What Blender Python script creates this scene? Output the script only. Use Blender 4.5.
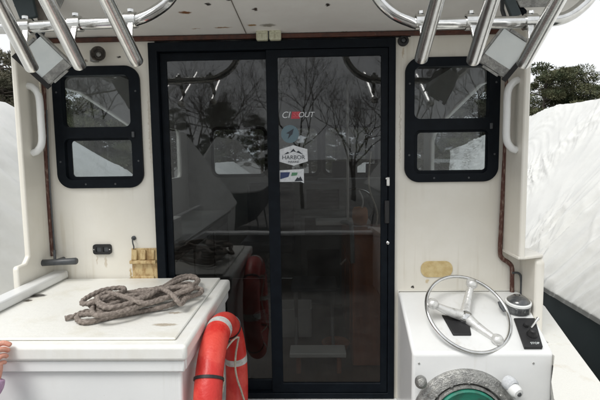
import bpy, bmesh, math, random
from mathutils import Vector, Matrix, noise
R = math.radians
rnd = random.Random(7)
S = bpy.context.scene
for o in list(bpy.data.objects): bpy.data.objects.remove(o)
COL = S.collection

# ------------------------------------------------------------------ camera
PITCH, YAW, ROLL, F = 5.5, 1.6, 0.8, 470.0
CAM = Vector((0, -2.45, 1.60))
p_, y_, r_ = R(PITCH), R(YAW), R(ROLL)
FW = Vector((-math.sin(y_)*math.cos(p_), math.cos(y_)*math.cos(p_), -math.sin(p_)))
RT = Vector((math.cos(y_), math.sin(y_), 0)); UP = RT.cross(FW)
RT2 = RT*math.cos(r_) - UP*math.sin(r_); UP2 = RT*math.sin(r_) + UP*math.cos(r_)
cd = bpy.data.cameras.new('camera'); cam = bpy.data.objects.new('camera', cd); COL.objects.link(cam)
M = Matrix((RT2, UP2, -FW)).transposed().to_4x4(); M.translation = CAM
cam.matrix_world = M
cd.sensor_width = 36; cd.lens = 36*F/600; cd.clip_start = 0.03; cd.clip_end = 2000
S.camera = cam
# ------------------------------------------------------------------ overcast sky and soft sun
SUN_EL, SUN_AZ = 55, 215            # azimuth clockwise from +Y: behind the camera, a little to port
w = bpy.data.worlds.new('World'); S.world = w; w.use_nodes = True
nt = w.node_tree; nt.nodes.clear()
sky = nt.nodes.new('ShaderNodeTexSky'); sky.sky_type = 'NISHITA'; sky.sun_disc = False
sky.sun_elevation = R(SUN_EL); sky.sun_rotation = R(SUN_AZ); sky.air_density = 1.0; sky.dust_density = 2; sky.ozone_density = 1
hs = nt.nodes.new('ShaderNodeHueSaturation'); hs.inputs['Saturation'].default_value = 0.10
mx = nt.nodes.new('ShaderNodeMix'); mx.data_type = 'RGBA'; mx.inputs['Factor'].default_value = 0.72
mx.inputs['B'].default_value = (6.9, 7.1, 7.3, 1)      # even cloud layer
bg = nt.nodes.new('ShaderNodeBackground'); bg.inputs['Strength'].default_value = 0.105
wo = nt.nodes.new('ShaderNodeOutputWorld')
nt.links.new(sky.outputs[0], hs.inputs['Color']); nt.links.new(hs.outputs[0], mx.inputs['A'])
nt.links.new(mx.outputs['Result'], bg.inputs['Color']); nt.links.new(bg.outputs[0], wo.inputs[0])
sl = bpy.data.lights.new('sun', 'SUN'); sl.energy = 1.5; sl.angle = R(25); sl.color = (1, .975, .94)
so = bpy.data.objects.new('sun', sl); COL.objects.link(so)
sd = Vector((math.sin(R(SUN_AZ))*math.cos(R(SUN_EL)), math.cos(R(SUN_AZ))*math.cos(R(SUN_EL)), math.sin(R(SUN_EL))))
so.rotation_euler = sd.to_track_quat('Z', 'Y').to_euler()
S.view_settings.view_transform = 'Standard'; S.view_settings.look = 'None'
S.view_settings.exposure = 0.60; S.view_settings.gamma = 1; S.view_settings.use_curve_mapping = False
S.render.engine = 'CYCLES'
S.cycles.max_bounces = 10; S.cycles.transparent_max_bounces = 16; S.cycles.diffuse_bounces = 5

def at(x, y, Y=None, X=None, Z=None):
    """the point of a plane X, Y or Z = const that was measured at a spot of the 600x400 photograph"""
    d = FW + RT2*((x-300)/F) - UP2*((y-200)/F)
    for i, v in enumerate((X, Y, Z)):
        if v is not None: return CAM + d*((v-CAM[i])/d[i])

# ------------------------------------------------------------------ materials
def mat(name, col, rough=.5, metal=0, col2=None, scale=8, bump=0, bscale=60, coat=0, stains_shade=None, detail=6, lo=.35, hi=.7, stretch=None, spec=.5, speck=None, streak=None):
    m = bpy.data.materials.new(name); m.use_nodes = True; n = m.node_tree; L = n.links
    b = n.nodes['Principled BSDF']; b.inputs['Roughness'].default_value = rough; b.inputs['Metallic'].default_value = metal
    b.inputs['Coat Weight'].default_value = coat; b.inputs['Coat Roughness'].default_value = .12
    b.inputs['Specular IOR Level'].default_value = spec
    b.inputs['Base Color'].default_value = (*col, 1)
    geo = n.nodes.new('ShaderNodeNewGeometry'); vec = geo.outputs['Position']
    if stretch:
        mp = n.nodes.new('ShaderNodeMapping'); mp.inputs['Scale'].default_value = stretch
        L.new(vec, mp.inputs['Vector']); vec2 = mp.outputs[0]
    else: vec2 = vec
    cur = None
    def ramp(src, a, c):
        r = n.nodes.new('ShaderNodeMapRange'); r.interpolation_type = 'SMOOTHSTEP'
        r.inputs['From Min'].default_value = a; r.inputs['From Max'].default_value = c; L.new(src, r.inputs['Value']); return r.outputs[0]
    def mixc(fac, A, B):
        x = n.nodes.new('ShaderNodeMix'); x.data_type = 'RGBA'; L.new(fac, x.inputs['Factor'])
        if hasattr(A, 'links'): L.new(A, x.inputs['A'])
        else: x.inputs['A'].default_value = (*A, 1)
        x.inputs['B'].default_value = (*B, 1); return x.outputs['Result']
    if col2:
        t = n.nodes.new('ShaderNodeTexNoise'); t.inputs['Scale'].default_value = scale; t.inputs['Detail'].default_value = detail; t.inputs['Roughness'].default_value = .6
        L.new(vec2, t.inputs['Vector']); cur = mixc(ramp(t.outputs[0], lo, hi), col, col2)
    if streak:
        mp = n.nodes.new('ShaderNodeMapping'); mp.inputs['Scale'].default_value = (34, 34, 1.6); L.new(vec, mp.inputs['Vector'])
        t = n.nodes.new('ShaderNodeTexNoise'); t.inputs['Scale'].default_value = 1; t.inputs['Detail'].default_value = 5; L.new(mp.outputs[0], t.inputs['Vector'])
        t2 = n.nodes.new('ShaderNodeTexNoise'); t2.inputs['Scale'].default_value = 2.6; t2.inputs['Detail'].default_value = 3; L.new(vec, t2.inputs['Vector'])
        mu = n.nodes.new('ShaderNodeMath'); mu.operation = 'MULTIPLY'; L.new(ramp(t.outputs[0], .50, .72), mu.inputs[0]); L.new(ramp(t2.outputs[0], .46, .70), mu.inputs[1])
        m2 = n.nodes.new('ShaderNodeMath'); m2.operation = 'MULTIPLY'; m2.inputs[1].default_value = streak[1]; L.new(mu.outputs[0], m2.inputs[0])
        cur = mixc(m2.outputs[0], cur or col, streak[0])
    if speck:
        t = n.nodes.new('ShaderNodeTexNoise'); t.inputs['Scale'].default_value = speck[1]; t.inputs['Detail'].default_value = 5; t.inputs['Roughness'].default_value = .75
        L.new(vec2, t.inputs['Vector']); cur = mixc(ramp(t.outputs[0], speck[2], speck[2]+.07), cur or col, speck[0])
    if stains_shade:
        t = n.nodes.new('ShaderNodeTexNoise'); t.inputs['Scale'].default_value = 55; t.inputs['Detail'].default_value = 4; L.new(vec, t.inputs['Vector'])
        sb = n.nodes.new('ShaderNodeVectorMath'); sb.operation = 'MULTIPLY_ADD'; L.new(t.outputs['Color'], sb.inputs[0])
        sb.inputs[1].default_value = (.03, .03, .03); L.new(vec, sb.inputs[2])
        for (p, rad, c) in stains_shade:
            q = n.nodes.new('ShaderNodeVectorMath'); q.operation = 'SUBTRACT'; L.new(sb.outputs[0], q.inputs[0]); q.inputs[1].default_value = Vector(p)+Vector((.015,)*3)
            d = n.nodes.new('ShaderNodeVectorMath'); d.operation = 'DIVIDE'; L.new(q.outputs[0], d.inputs[0]); d.inputs[1].default_value = rad
            l = n.nodes.new('ShaderNodeVectorMath'); l.operation = 'LENGTH'; L.new(d.outputs[0], l.inputs[0])
            cur = mixc(ramp(l.outputs['Value'], 1.0, .45), cur or col, c)
    if cur: L.new(cur, b.inputs['Base Color'])
    if bump:
        t = n.nodes.new('ShaderNodeTexNoise'); t.inputs['Scale'].default_value = bscale; t.inputs['Detail'].default_value = 5; L.new(vec2, t.inputs['Vector'])
        bp = n.nodes.new('ShaderNodeBump'); bp.inputs['Strength'].default_value = bump; bp.inputs['Distance'].default_value = .01
        L.new(t.outputs[0], bp.inputs['Height']); L.new(bp.outputs[0], b.inputs['Normal'])
    return m
RUST, DRK = (.22, .09, .03), (.03, .025, .02)
def spot(x, y, r, c, Y=None, Z=None, sx=1): return (at(x, y, Y=Y, Z=Z), (r*sx, r if Z else .05, r if Y is not None else .05), c)
ZR = 2.235
G = {}
G['gelcoat'] = mat('aged_cream_gelcoat', (.75, .72, .64), .36, col2=(.795, .77, .70), scale=3.5, streak=((.50, .44, .33), .5), bump=.05, bscale=35, coat=.15,
    speck=((.50, .45, .35), 46, .735),
    stains_shade=[(at(413, 287, Y=0), (.012,)*3, DRK), (at(119, 57, Y=0), (.016, .05, .008), DRK), (at(131, 275, Y=0), (.008, .05, .05), (.5, .38, .2)),
            (at(160, 284, Y=0), (.05, .05, .015), (.55, .44, .27)), (at(147, 284, Y=0), (.07, .05, .014), (.55, .44, .27)), (at(106, 262, Y=0), (.008, .05, .04), (.6, .54, .44)), (at(97, 260, Y=0), (.005, .05, .03), (.6, .54, .44)), (at(59, 285, Y=0), (.03, .05, .03), (.58, .53, .44)), (at(403, 52, Y=0), (.007, .05, .035), (.55, .47, .36)), (at(427, 281, Y=0), (.012, .05, .02), (.6, .5, .33)), (at(400, 130, Y=0), (.006, .05, .25), (.60, .56, .48)), (at(150, 130, Y=0), (.01, .05, .25), (.62, .57, .48)), (at(84, 61, Y=0), (.02, .05, .01), (.25, .2, .15)),
            (at(205, 42, Y=-.004), (.03, .05, .01), (.3, .2, .1))])
G['roof'] = mat('overhead_painted_gelcoat', (.82, .80, .76), .5, col2=(.86, .85, .81), scale=5, bump=.08, bscale=30,
    stains_shade=[(at(185, 12, Z=ZR), (.035, .022, .05), RUST), (at(222, 24, Z=ZR), (.06, .012, .05), (.34, .2, .1)), (at(196, 25, Z=ZR), (.03, .008, .05), (.45, .33, .22)),
            (at(208, 5, Z=ZR), (.016, .022, .05), DRK), (at(228, 1, Z=ZR), (.014, .02, .05), DRK), (at(255, 9, Z=ZR), (.015, .024, .05), (.06, .04, .03)),
            (at(252, 22, Z=ZR), (.03, .02, .05), (.33, .19, .06)), (at(328, 5, Z=ZR), (.014, .022, .05), DRK), (at(268, 22, Z=ZR), (.05, .03, .05), (.30, .28, .24)), (at(345, 27, Z=ZR), (.03, .012, .05), (.42, .36, .28))])  # grey patch above the deck light: its shadow, painted into the roof colour
G['white'] = mat('white_gelcoat', (.76, .77, .765), .3, col2=(.80, .81, .80), scale=4, bump=.04, bscale=30, coat=.3, speck=((.50, .46, .38), 45, .695), streak=((.55, .53, .47), .45))
G['boxtop'] = mat('worn_dirty_white_gelcoat', (.78, .775, .73), .42, col2=(.70, .68, .60), scale=7, lo=.45, hi=.75, bump=.15, bscale=60, speck=((.36, .31, .23), 24, .665),
    stains_shade=[(at(38, 296, Z=.955), (.05, .035, .05), (.05, .045, .04)), (at(28, 301, Z=.955), (.02, .02, .05), (.1, .08, .06)), (at(165, 325, Z=.955), (.06, .02, .05), (.45, .4, .32)), (at(175, 313, Z=.955), (.04, .015, .05), (.42, .37, .3))])
G['boxlip'] = mat('chipped_white_gelcoat_lip', (.80, .80, .77), .35, col2=(.76, .75, .70), scale=12, stretch=(1, 1, .4), speck=((.22, .17, .12), 60, .70), bump=.1)
G['deck'] = mat('side_deck_nonskid', (.74, .735, .69), .6, col2=(.60, .54, .44), scale=9, lo=.55, hi=.8, bump=.3, bscale=260, speck=((.45, .40, .33), 50, .68))
G['steelb'] = mat('brushed_stainless_tube', (.90, .90, .89), .24, metal=1, col2=(.80, .80, .79), scale=30, bump=.03, bscale=120)
G['steel'] = mat('polished_stainless', (.72, .72, .71), .13, metal=1, col2=(.60, .60, .58), scale=30, bump=.02, bscale=90)
G['steel_dull'] = mat('weathered_cast_aluminium', (.42, .42, .40), .48, metal=.75, col2=(.24, .24, .235), scale=38, bump=.5, bscale=130, speck=((.12, .11, .10), 90, .66))
G['black'] = mat('black_painted_aluminium', (.003, .005, .008), .48, col2=(.005, .008, .012), scale=20, bump=.03, spec=.14, speck=((.05, .055, .06), 90, .76))
G['rubber'] = mat('black_rubber', (.012, .012, .013), .55, bump=.1)
G['greyplastic'] = mat('dark_grey_plastic', (.05, .055, .06), .4, col2=(.07, .075, .08), scale=40)
G['trim'] = mat('weathered_mahogany_trim', (.10, .032, .018), .55, col2=(.05, .02, .014), scale=30, bump=.3, bscale=80, speck=((.26, .19, .14), 70, .66))
G['trim2'] = mat('flaking_mahogany_corner_trim', (.09, .032, .022), .6, col2=(.26, .19, .15), scale=26, stretch=(3, 3, 1), lo=.5, hi=.66, bump=.5, bscale=90)
G['lamp'] = mat('old_yellowed_lens', (.62, .62, .47), .35, col2=(.50, .48, .34), scale=60, bump=.3, bscale=200, coat=.3)
G['yellow'] = mat('yellowed_adhesive_patch', (.62, .50, .26), .55, col2=(.52, .38, .17), scale=28, bump=.3, bscale=90, speck=((.26, .17, .07), 60, .68))
G['glue'] = mat('weathered_plywood_holder', (.60, .46, .24), .6, col2=(.36, .22, .09), scale=26, stretch=(1.4, 1, .6), lo=.42, hi=.66, bump=.5, bscale=80, speck=((.12, .06, .03), 50, .69))
G['rope'] = mat('weathered_grey_rope', (.17, .14, .12), .9, col2=(.31, .265, .23), scale=90, bump=.3, bscale=600)
G['red'] = mat('faded_red_vinyl', (.56, .022, .016), .46, col2=(.66, .065, .045), scale=9, lo=.42, hi=.6, bump=.22, bscale=70, coat=.1, speck=((.72, .25, .20), 42, .69))
G['band'] = mat('reflective_white_tape', (.60, .60, .58), .4, col2=(.42, .41, .38), scale=40, speck=((.25, .2, .16), 60, .69))
G['line'] = mat('grubby_white_line', (.62, .58, .48), .8, col2=(.42, .38, .3), scale=60, bump=.5, bscale=300)
G['green'] = mat('green_painted_bowl', (.018, .23, .155), .35, col2=(.03, .10, .07), scale=14, bump=.15, bscale=60, coat=.3, speck=((.01, .03, .02), 40, .68))
G['wrap'] = mat('white_shrink_wrap', (.67, .67, .645), .33, col2=(.61, .61, .59), scale=3, bump=.15, bscale=20, spec=.35)
G['hulldark'] = mat('dark_slate_topsides', (.040, .054, .058), .38, col2=(.048, .062, .066), scale=2, bump=.03, spec=.3)
G['antifoul'] = mat('faded_bottom_paint', (.10, .03, .025), .8, col2=(.14, .05, .04), scale=5, bump=.2)
G['ground'] = mat('wet_gravel_yard', (.17, .16, .15), .85, col2=(.30, .30, .29), scale=.6, bump=.6, bscale=40)
G['floor'] = mat('cabin_sole_teak', (.10, .055, .03), .45, col2=(.06, .035, .02), scale=12, stretch=(6, .6, 1))
G['mahog'] = mat('varnished_mahogany', (.40, .13, .05), .3, col2=(.24, .07, .03), scale=16, stretch=(1, 1, .15), coat=.5)
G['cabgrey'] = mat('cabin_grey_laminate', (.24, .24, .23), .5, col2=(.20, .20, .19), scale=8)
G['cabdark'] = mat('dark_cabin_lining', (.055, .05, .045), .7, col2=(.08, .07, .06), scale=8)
G['seat'] = mat('dark_seat_vinyl', (.03, .03, .035), .45, col2=(.05, .05, .055), scale=12)
G['extwhite'] = mat('cabin_topside_paint', (.72, .71, .68), .4, col2=(.66, .65, .6), scale=4)
G['bark'] = mat('grey_bark', (.085, .072, .06), .9, col2=(.15, .13, .11), scale=12, stretch=(1, 1, .25), bump=.6, bscale=30)
G['sole'] = mat('worn_grey_sole', (.19, .185, .17), .6, col2=(.13, .125, .12), scale=5)
G['brownplate2'] = mat('dark_corroded_bell', (.035, .03, .027), .6, col2=(.10, .085, .07), scale=60, bump=.3)
G['brownplate'] = mat('weathered_brown_grey_plate', (.14, .12, .10), .6, col2=(.20, .18, .16), scale=30)
G['twig'] = mat('bare_twigs', (.095, .075, .06), .9, col2=(.13, .105, .085), scale=3)
G['needle'] = mat('pine_needles', (.055, .068, .036), .75, col2=(.125, .125, .07), scale=1.4, lo=.4, hi=.62, spec=.2)
G['needle2'] = mat('dull_brown_green_needles', (.060, .062, .040), .75, col2=(.12, .11, .075), scale=1.2, lo=.4, hi=.62, spec=.2)
G['skin'] = mat('cold_pink_skin', (.62, .27, .19), .5, col2=(.70, .36, .27), scale=60, bump=.3, bscale=260)
G['nail'] = mat('fingernail', (.72, .42, .36), .3)
G['sleeve'] = mat('lilac_knit_cuff', (.62, .42, .60), .9, col2=(.52, .33, .5), scale=80, bump=.8, bscale=260)
G['stk_white'] = mat('white_sticker', (.62, .64, .66), .4, col2=(.5, .52, .54), scale=90)
G['stk_blue'] = mat('navy_print', (.02, .035, .11), .4)
G['stk_black'] = mat('black_print', (.02, .025, .035), .4)
G['stk_red'] = mat('red_print', (.42, .03, .05), .4)
G['stk_teal'] = mat('teal_grey_print', (.10, .16, .19), .4)
G['stk_green'] = mat('green_print', (.08, .22, .12), .4)
G['lens'] = mat('painted_reflection_lamp_glass', (.80, .84, .83), .3, col2=(.70, .75, .75), scale=8, coat=.6)  # pale colour stands in for sky reflected in the floodlight glass
G['compass'] = mat('compass_card', (.05, .055, .06), .2, col2=(.1, .1, .1), scale=60, coat=1)

def glass(name, tint):
    m = bpy.data.materials.new(name); m.use_nodes = True; n = m.node_tree; n.nodes.clear(); L = n.links
    o = n.nodes.new('ShaderNodeOutputMaterial'); mix = n.nodes.new('ShaderNodeMixShader'); fr = n.nodes.new('ShaderNodeFresnel'); fr.inputs[0].default_value = 1.52
    t = n.nodes.new('ShaderNodeBsdfTransparent'); t.inputs[0].default_value = (*tint, 1)
    g = n.nodes.new('ShaderNodeBsdfGlossy'); g.inputs['Roughness'].default_value = .016
    geo = n.nodes.new('ShaderNodeNewGeometry'); tx = n.nodes.new('ShaderNodeTexNoise'); tx.inputs['Scale'].default_value = 2.2; L.new(geo.outputs['Position'], tx.inputs['Vector'])
    bp = n.nodes.new('ShaderNodeBump'); bp.inputs['Strength'].default_value = .05; bp.inputs['Distance'].default_value = .01; L.new(tx.outputs[0], bp.inputs['Height'])
    L.new(bp.outputs[0], g.inputs['Normal'])
    io = n.nodes.new('ShaderNodeMapRange'); io.inputs['To Min'].default_value = 1.60; io.inputs['To Max'].default_value = 1/1.60   # thin pane: same reflectance from both faces
    L.new(geo.outputs['Backfacing'], io.inputs[0]); L.new(io.outputs[0], fr.inputs[0])
    # thin film of salt and dust
    df = n.nodes.new('ShaderNodeBsdfDiffuse'); df.inputs[0].default_value = (.5, .5, .48, 1)
    t2 = n.nodes.new('ShaderNodeTexNoise'); t2.inputs['Scale'].default_value = 14; t2.inputs['Detail'].default_value = 6; L.new(geo.outputs['Position'], t2.inputs['Vector'])
    mr = n.nodes.new('ShaderNodeMapRange'); mr.inputs['From Min'].default_value = .35; mr.inputs['From Max'].default_value = .8; mr.inputs['To Max'].default_value = .010; L.new(t2.outputs[0], mr.inputs[0])
    m0 = n.nodes.new('ShaderNodeMixShader'); L.new(mr.outputs[0], m0.inputs[0]); L.new(t.outputs[0], m0.inputs[1]); L.new(df.outputs[0], m0.inputs[2])
    L.new(fr.outputs[0], mix.inputs[0]); L.new(m0.outputs[0], mix.inputs[1]); L.new(g.outputs[0], mix.inputs[2]); L.new(mix.outputs[0], o.inputs[0])
    return m
G['doorglass'] = glass('dark_tinted_door_glass', (.60, .61, .61))
G['winglass'] = glass('smoked_window_glass', (.78, .80, .81))
G['clear'] = glass('cabin_side_glass', (.93, .95, .95))

# ------------------------------------------------------------------ mesh helpers
class B:
    def __init__(s): s.v = []; s.f = []
    def add(s, vs, fs):
        k = len(s.v); s.v += [Vector(v) for v in vs]; s.f += [tuple(i+k for i in f) for f in fs]; return s
    def box(s, x0, x1, y0, y1, z0, z1):
        return s.add([(x, y, z) for x in (x0, x1) for y in (y0, y1) for z in (z0, z1)],
                     [(0, 1, 3, 2), (4, 6, 7, 5), (0, 4, 5, 1), (2, 3, 7, 6), (0, 2, 6, 4), (1, 5, 7, 3)])
    def obox(s, c, ax, ay, az):
        c = Vector(c); k = len(s.v); s.box(-1, 1, -1, 1, -1, 1)
        for i in range(k, len(s.v)): v = s.v[i]; s.v[i] = c + Vector(ax)*v.x + Vector(ay)*v.y + Vector(az)*v.z
        return s
    def tube(s, path, r, n=12, closed=False, rf=None, twist=0, lobes=0):
        P = [Vector(p) for p in path]; N = len(P); rs = r if hasattr(r, '__len__') else [r]*N
        T = [((P[(i+1) % N]-P[i-1]) if closed else (P[min(i+1, N-1)]-P[max(i-1, 0)])).normalized() for i in range(N)]
        a = T[0].orthogonal().normalized(); k = len(s.v); run = 0
        for i in range(N):
            if i: a = (a - T[i]*a.dot(T[i])).normalized(); run += (P[i]-P[i-1]).length
            b = T[i].cross(a)
            for j in range(n):
                t = 2*math.pi*j/n
                q = rs[i]*(1 if not lobes else .66+.34*abs(math.cos(lobes/2*(t+run*twist))))
                s.v.append(P[i]+a*math.cos(t)*q+b*math.sin(t)*q)
        for i in range(N if closed else N-1):
            for j in range(n):
                i2 = (i+1) % N; s.f.append((k+i*n+j, k+i*n+(j+1) % n, k+i2*n+(j+1) % n, k+i2*n+j))
        if not closed: s.f.append(tuple(k+j for j in range(n))[::-1]); s.f.append(tuple(k+(N-1)*n+j for j in range(n)))
        return s
    def lathe(s, c, axis, prof, n=40, arc=None):
        """prof: (radius, height along axis)"""
        c = Vector(c); z = Vector(axis).normalized(); x = z.orthogonal().normalized(); y = z.cross(x); k = len(s.v)
        for (r, h) in prof:
            for j in range(n):
                t = 2*math.pi*j/n; s.v.append(c+z*h+x*math.cos(t)*r+y*math.sin(t)*r)
        for i in range(len(prof)-1):
            for j in range(n): s.f.append((k+i*n+j, k+i*n+(j+1) % n, k+(i+1)*n+(j+1) % n, k+(i+1)*n+j))
        return s
    def prism(s, pts, axis, lo, hi):
        """pts: polygon in the two other axes"""
        def mk(p, h): return {'X': (h, p[0], p[1]), 'Y': (p[0], h, p[1]), 'Z': (p[0], p[1], h)}[axis]
        n = len(pts); return s.add([mk(p, lo) for p in pts]+[mk(p, hi) for p in pts],
            [tuple(range(n)), tuple(range(2*n-1, n-1, -1))]+[(i, (i+1) % n, n+(i+1) % n, n+i) for i in range(n)])
    def build(s, name, m, parent=None, smooth=None, bevel=0, segs=2, label=None, norm=True):
        me = bpy.data.meshes.new(name); me.from_pydata([tuple(v) for v in s.v], [], s.f)
        return link(me, name, m, parent, smooth, bevel, segs, label, norm)
def link(me, name, m, parent=None, smooth=None, bevel=0, segs=2, label=None, norm=True):
    if norm:
        bm = bmesh.new(); bm.from_mesh(me); bmesh.ops.recalc_face_normals(bm, faces=bm.faces); bm.to_mesh(me); bm.free()
    if smooth:
        me.shade_smooth()
        me.set_sharp_from_angle(angle=R(smooth))
    me.materials.clear(); me.materials.append(m)
    o = bpy.data.objects.new(name, me); COL.objects.link(o)
    if bevel:
        bv = o.modifiers.new('bevel', 'BEVEL'); bv.width = bevel; bv.segments = segs; bv.limit_method = 'ANGLE'; bv.angle_limit = R(35); bv.harden_normals = False
        me.shade_smooth(); me.set_sharp_from_angle(angle=R(50))
    if parent:
        o.parent = parent; o.matrix_parent_inverse = parent.matrix_world.inverted() if False else Matrix.Translation(-Vector(parent_loc(parent)))
    if label: o['label'] = label
    return o
LOC = {}
def parent_loc(p):
    v = Vector(LOC.get(p.name, (0, 0, 0))); return v
def thing(name, label, cat, loc=(0, 0, 0), group=None):
    o = bpy.data.objects.new(name, None); COL.objects.link(o); o.location = loc; LOC[o.name] = tuple(loc)
    o.empty_display_size = .1; o['label'] = label; o['category'] = cat
    if group: o['group'] = group
    return o
def struct(o): o['kind'] = 'structure'; return o
def rrect(x0, x1, y0, y1, r, n=6):
    out = []
    for cx, cy, a0 in ((x1-r, y1-r, 0), (x0+r, y1-r, 90), (x0+r, y0+r, 180), (x1-r, y0+r, 270)):
        for i in range(n+1):
            a = R(a0+90*i/n); out.append((cx+r*math.cos(a), cy+r*math.sin(a)))
    return out
def plate(name, outer, holes, axis, lo, hi, m, parent=None, bevel=0, **k):
    """a flat plate with real openings; outline in (X,Z), (Y,Z) or (X,Y)"""
    cu = bpy.data.curves.new('tmp', 'CURVE'); cu.dimensions = '2D'; cu.fill_mode = 'BOTH'; cu.extrude = .5
    for pts in [outer]+holes:
        sp = cu.splines.new('POLY'); sp.points.add(len(pts)-1); sp.use_cyclic_u = True
        for i, q in enumerate(pts): sp.points[i].co = (q[0], q[1], 0, 1)
    ob = bpy.data.objects.new('tmp', cu); COL.objects.link(ob); bpy.context.view_layer.update()
    me = bpy.data.meshes.new_from_object(ob.evaluated_get(bpy.context.evaluated_depsgraph_get()))
    bpy.data.objects.remove(ob); bpy.data.curves.remove(cu)
    for v in me.vertices:
        a, b, c = v.co; h = lo+(c+.5)*(hi-lo)
        v.co = {'X': (h, a, b), 'Y': (a, h, b), 'Z': (a, b, h)}[axis]
    bm = bmesh.new(); bm.from_mesh(me); bmesh.ops.remove_doubles(bm, verts=bm.verts, dist=1e-5); bm.to_mesh(me); bm.free()
    me.name = name
    return link(me, name, m, parent, bevel=bevel, **k)
def catmull(P, n=8, closed=False):
    P = [Vector(p) for p in P]; out = []; N = len(P)
    for i in range(N if closed else N-1):
        if closed: a, b, c, d = P[i-1], P[i], P[(i+1) % N], P[(i+2) % N]
        else: a, b, c, d = P[max(i-1, 0)], P[i], P[i+1], P[min(i+2, N-1)]
        for j in range(n):
            t = j/n; out.append(.5*((2*b)+(c-a)*t+(2*a-5*b+4*c-d)*t*t+(3*b-a-3*c+d)*t**3))
    if not closed: out.append(P[-1])
    return out
def textmesh(name, body, size, mtx, m, parent, shear=0, ext=.0006):
    cu = bpy.data.curves.new('tmp', 'FONT'); cu.body = body; cu.size = size; cu.extrude = ext; cu.shear = shear; cu.align_x = 'CENTER'; cu.align_y = 'CENTER'
    ob = bpy.data.objects.new('tmp', cu); COL.objects.link(ob); bpy.context.view_layer.update()
    me = bpy.data.meshes.new_from_object(ob.evaluated_get(bpy.context.evaluated_depsgraph_get()))
    bpy.data.objects.remove(ob); bpy.data.curves.remove(cu); me.transform(mtx); return link(me, name, m, parent, norm=False)
def facing(p):   # text lying in X/Z, read from aft
    return Matrix.Translation(p) @ Matrix.Rotation(R(90), 4, 'X')

# ================================================================== THE BOAT WE STAND ON
XF = 1.078                    # inner face of the flared foot of the right wing
XL, XR = -1.40, .98           # inner faces of the cabin sides
ZS, ZT = .284, 2.21           # door sill, underside of the overhang at the bulkhead
boat = thing('fishing_boat', 'cream lobster-type fishing boat whose cabin back wall and sliding door fill the view', 'boat')
LW = (at(52, 67, Y=0).x, at(145, 187, Y=0).x, 1.440, 2.068)
RW = (at(405, 58, Y=0).x, at(497, 181, Y=0).x, 1.450, 2.080)
DX0, DX1, DZ0, DZ1 = -.832, .424, ZS, 2.178
mg = .018
plate('aft_bulkhead', [(XL, .02), (XF, .02), (XF, 1.10), (XR, 1.10), (XR, ZT), (XL, ZT)],
      [rrect(LW[0]+mg, LW[1]-mg, LW[2]+mg, LW[3]-mg, .065), rrect(RW[0]+mg, RW[1]-mg, RW[2]+mg, RW[3]-mg, .065),
       [(DX0+mg, DZ0+mg), (DX1-mg, DZ0+mg), (DX1-mg, DZ1-mg), (DX0+mg, DZ1-mg)]], 'Y', 0, .045, G['gelcoat'], boat)
# ---- aft windows
def aft_window(W, low, lab):
    x0, x1, z0, z1 = W
    wn = plate('window', rrect(x0, x1, z0, z1, .075, 9), [rrect(x0+.047, x1-.055, z0+.318+low[4], z1-.046, .03), rrect(x0+.047, x1-.055, z0+.045, z0+.26+low[4], .03)],
               'Y', -.016, .03, G['black'], boat, bevel=.006, label=lab)
    a, b = z0+.04+low[2], z0+.265+low[4]
    plate('sash', rrect(x0+.04+low[0], x1-.045-low[1], a, b, .03), [rrect(x0+.062+low[0], x1-.064-low[1], a+.02, b-.016, .018)], 'Y', .002, .016, G['black'], wn, bevel=.003)
    B().box(x0+.04, x1-.04, .018, .022, z0+.30, z1-.04).build('upper_pane', G['winglass'], wn)
    B().box(x0+.03, x1-.03, .006, .010, z0+.03, z0+.28).build('lower_pane', G['winglass'], wn)
    B().box(x1-.050, x1-.036, -.024, -.010, z0+.262+low[4], z0+.292+low[4]).build('latch', G['greyplastic'], wn, bevel=.003)
    for (sx, sz) in ((x0+.022, z0+.14), (x1-.022, z0+.14), (x0+.022, z1-.13), (x1-.022, z1-.13), (x0+.15, z0+.021), (x1-.15, z0+.021)):
        B().lathe((sx, -.0155, sz), (0, -1, 0), [(.0055, 0), (.0045, .0025), (0, .003)], 10).build('screw', G['greyplastic'], wn, smooth=40)
aft_window(LW, (.012, -.012, .0, 0, 0), 'black framed window left of the door, lower pane in a sliding sash')
aft_window(RW, (.005, -.005, .0, 0, .005), 'black framed window right of the door')
# ---- sliding door
MX = at(274, 200, Y=0).x
door = plate('sliding_door', [(DX0, DZ0), (DX1, DZ0), (DX1, DZ1), (DX0, DZ1)], [[(DX0+.045, DZ0+.03), (DX1-.035, DZ0+.03), (DX1-.035, DZ1-.045), (DX0+.045, DZ1-.045)]],
             'Y', -.022, .045, G['black'], boat, bevel=.004, label='tall sliding glass door with black frame, its right leaf in front')
def leaf(x0, x1, y0, y1, sl, sr, top, bot, nm):
    f = plate(nm, [(x0, DZ0+.031), (x1, DZ0+.031), (x1, DZ1-.046), (x0, DZ1-.046)], [rrect(x0+sl, x1-sr, DZ0+.031+bot, DZ1-.046-top, .006, 3)], 'Y', y0, y1, G['black'], door, bevel=.003)
    return f
leaf(DX0+.046, MX+.02, .014, .034, .036, .04, .04, .06, 'leaf_frame')
leaf(MX-.028, DX1-.036, -.014, .010, .060, .036, .038, .052, 'leaf_frame')
B().box(DX0+.07, MX, .022, .026, DZ0+.07, DZ1-.07).build('door_pane', G['doorglass'], door)
B().box(MX+.015, DX1-.06, -.004, 0, DZ0+.07, DZ1-.07).build('door_pane', G['doorglass'], door)
p = at(388, 181, Y=-.025)
B().box(p.x-.008, p.x+.008, -.03, -.0145, p.z-.025, p.z+.02).box(p.x-.014, p.x+.004, -.038, -.029, p.z+.008, p.z+.018).build('door_latch', G['steel'], door, bevel=.002)
p = at(387, 212, Y=-.025)
B().box(p.x-.012, p.x+.012, -.028, -.0145, p.z-.06, p.z+.06).build('door_pull', G['rubber'], door, bevel=.005)
p = at(388, 243, Y=-.022)
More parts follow.
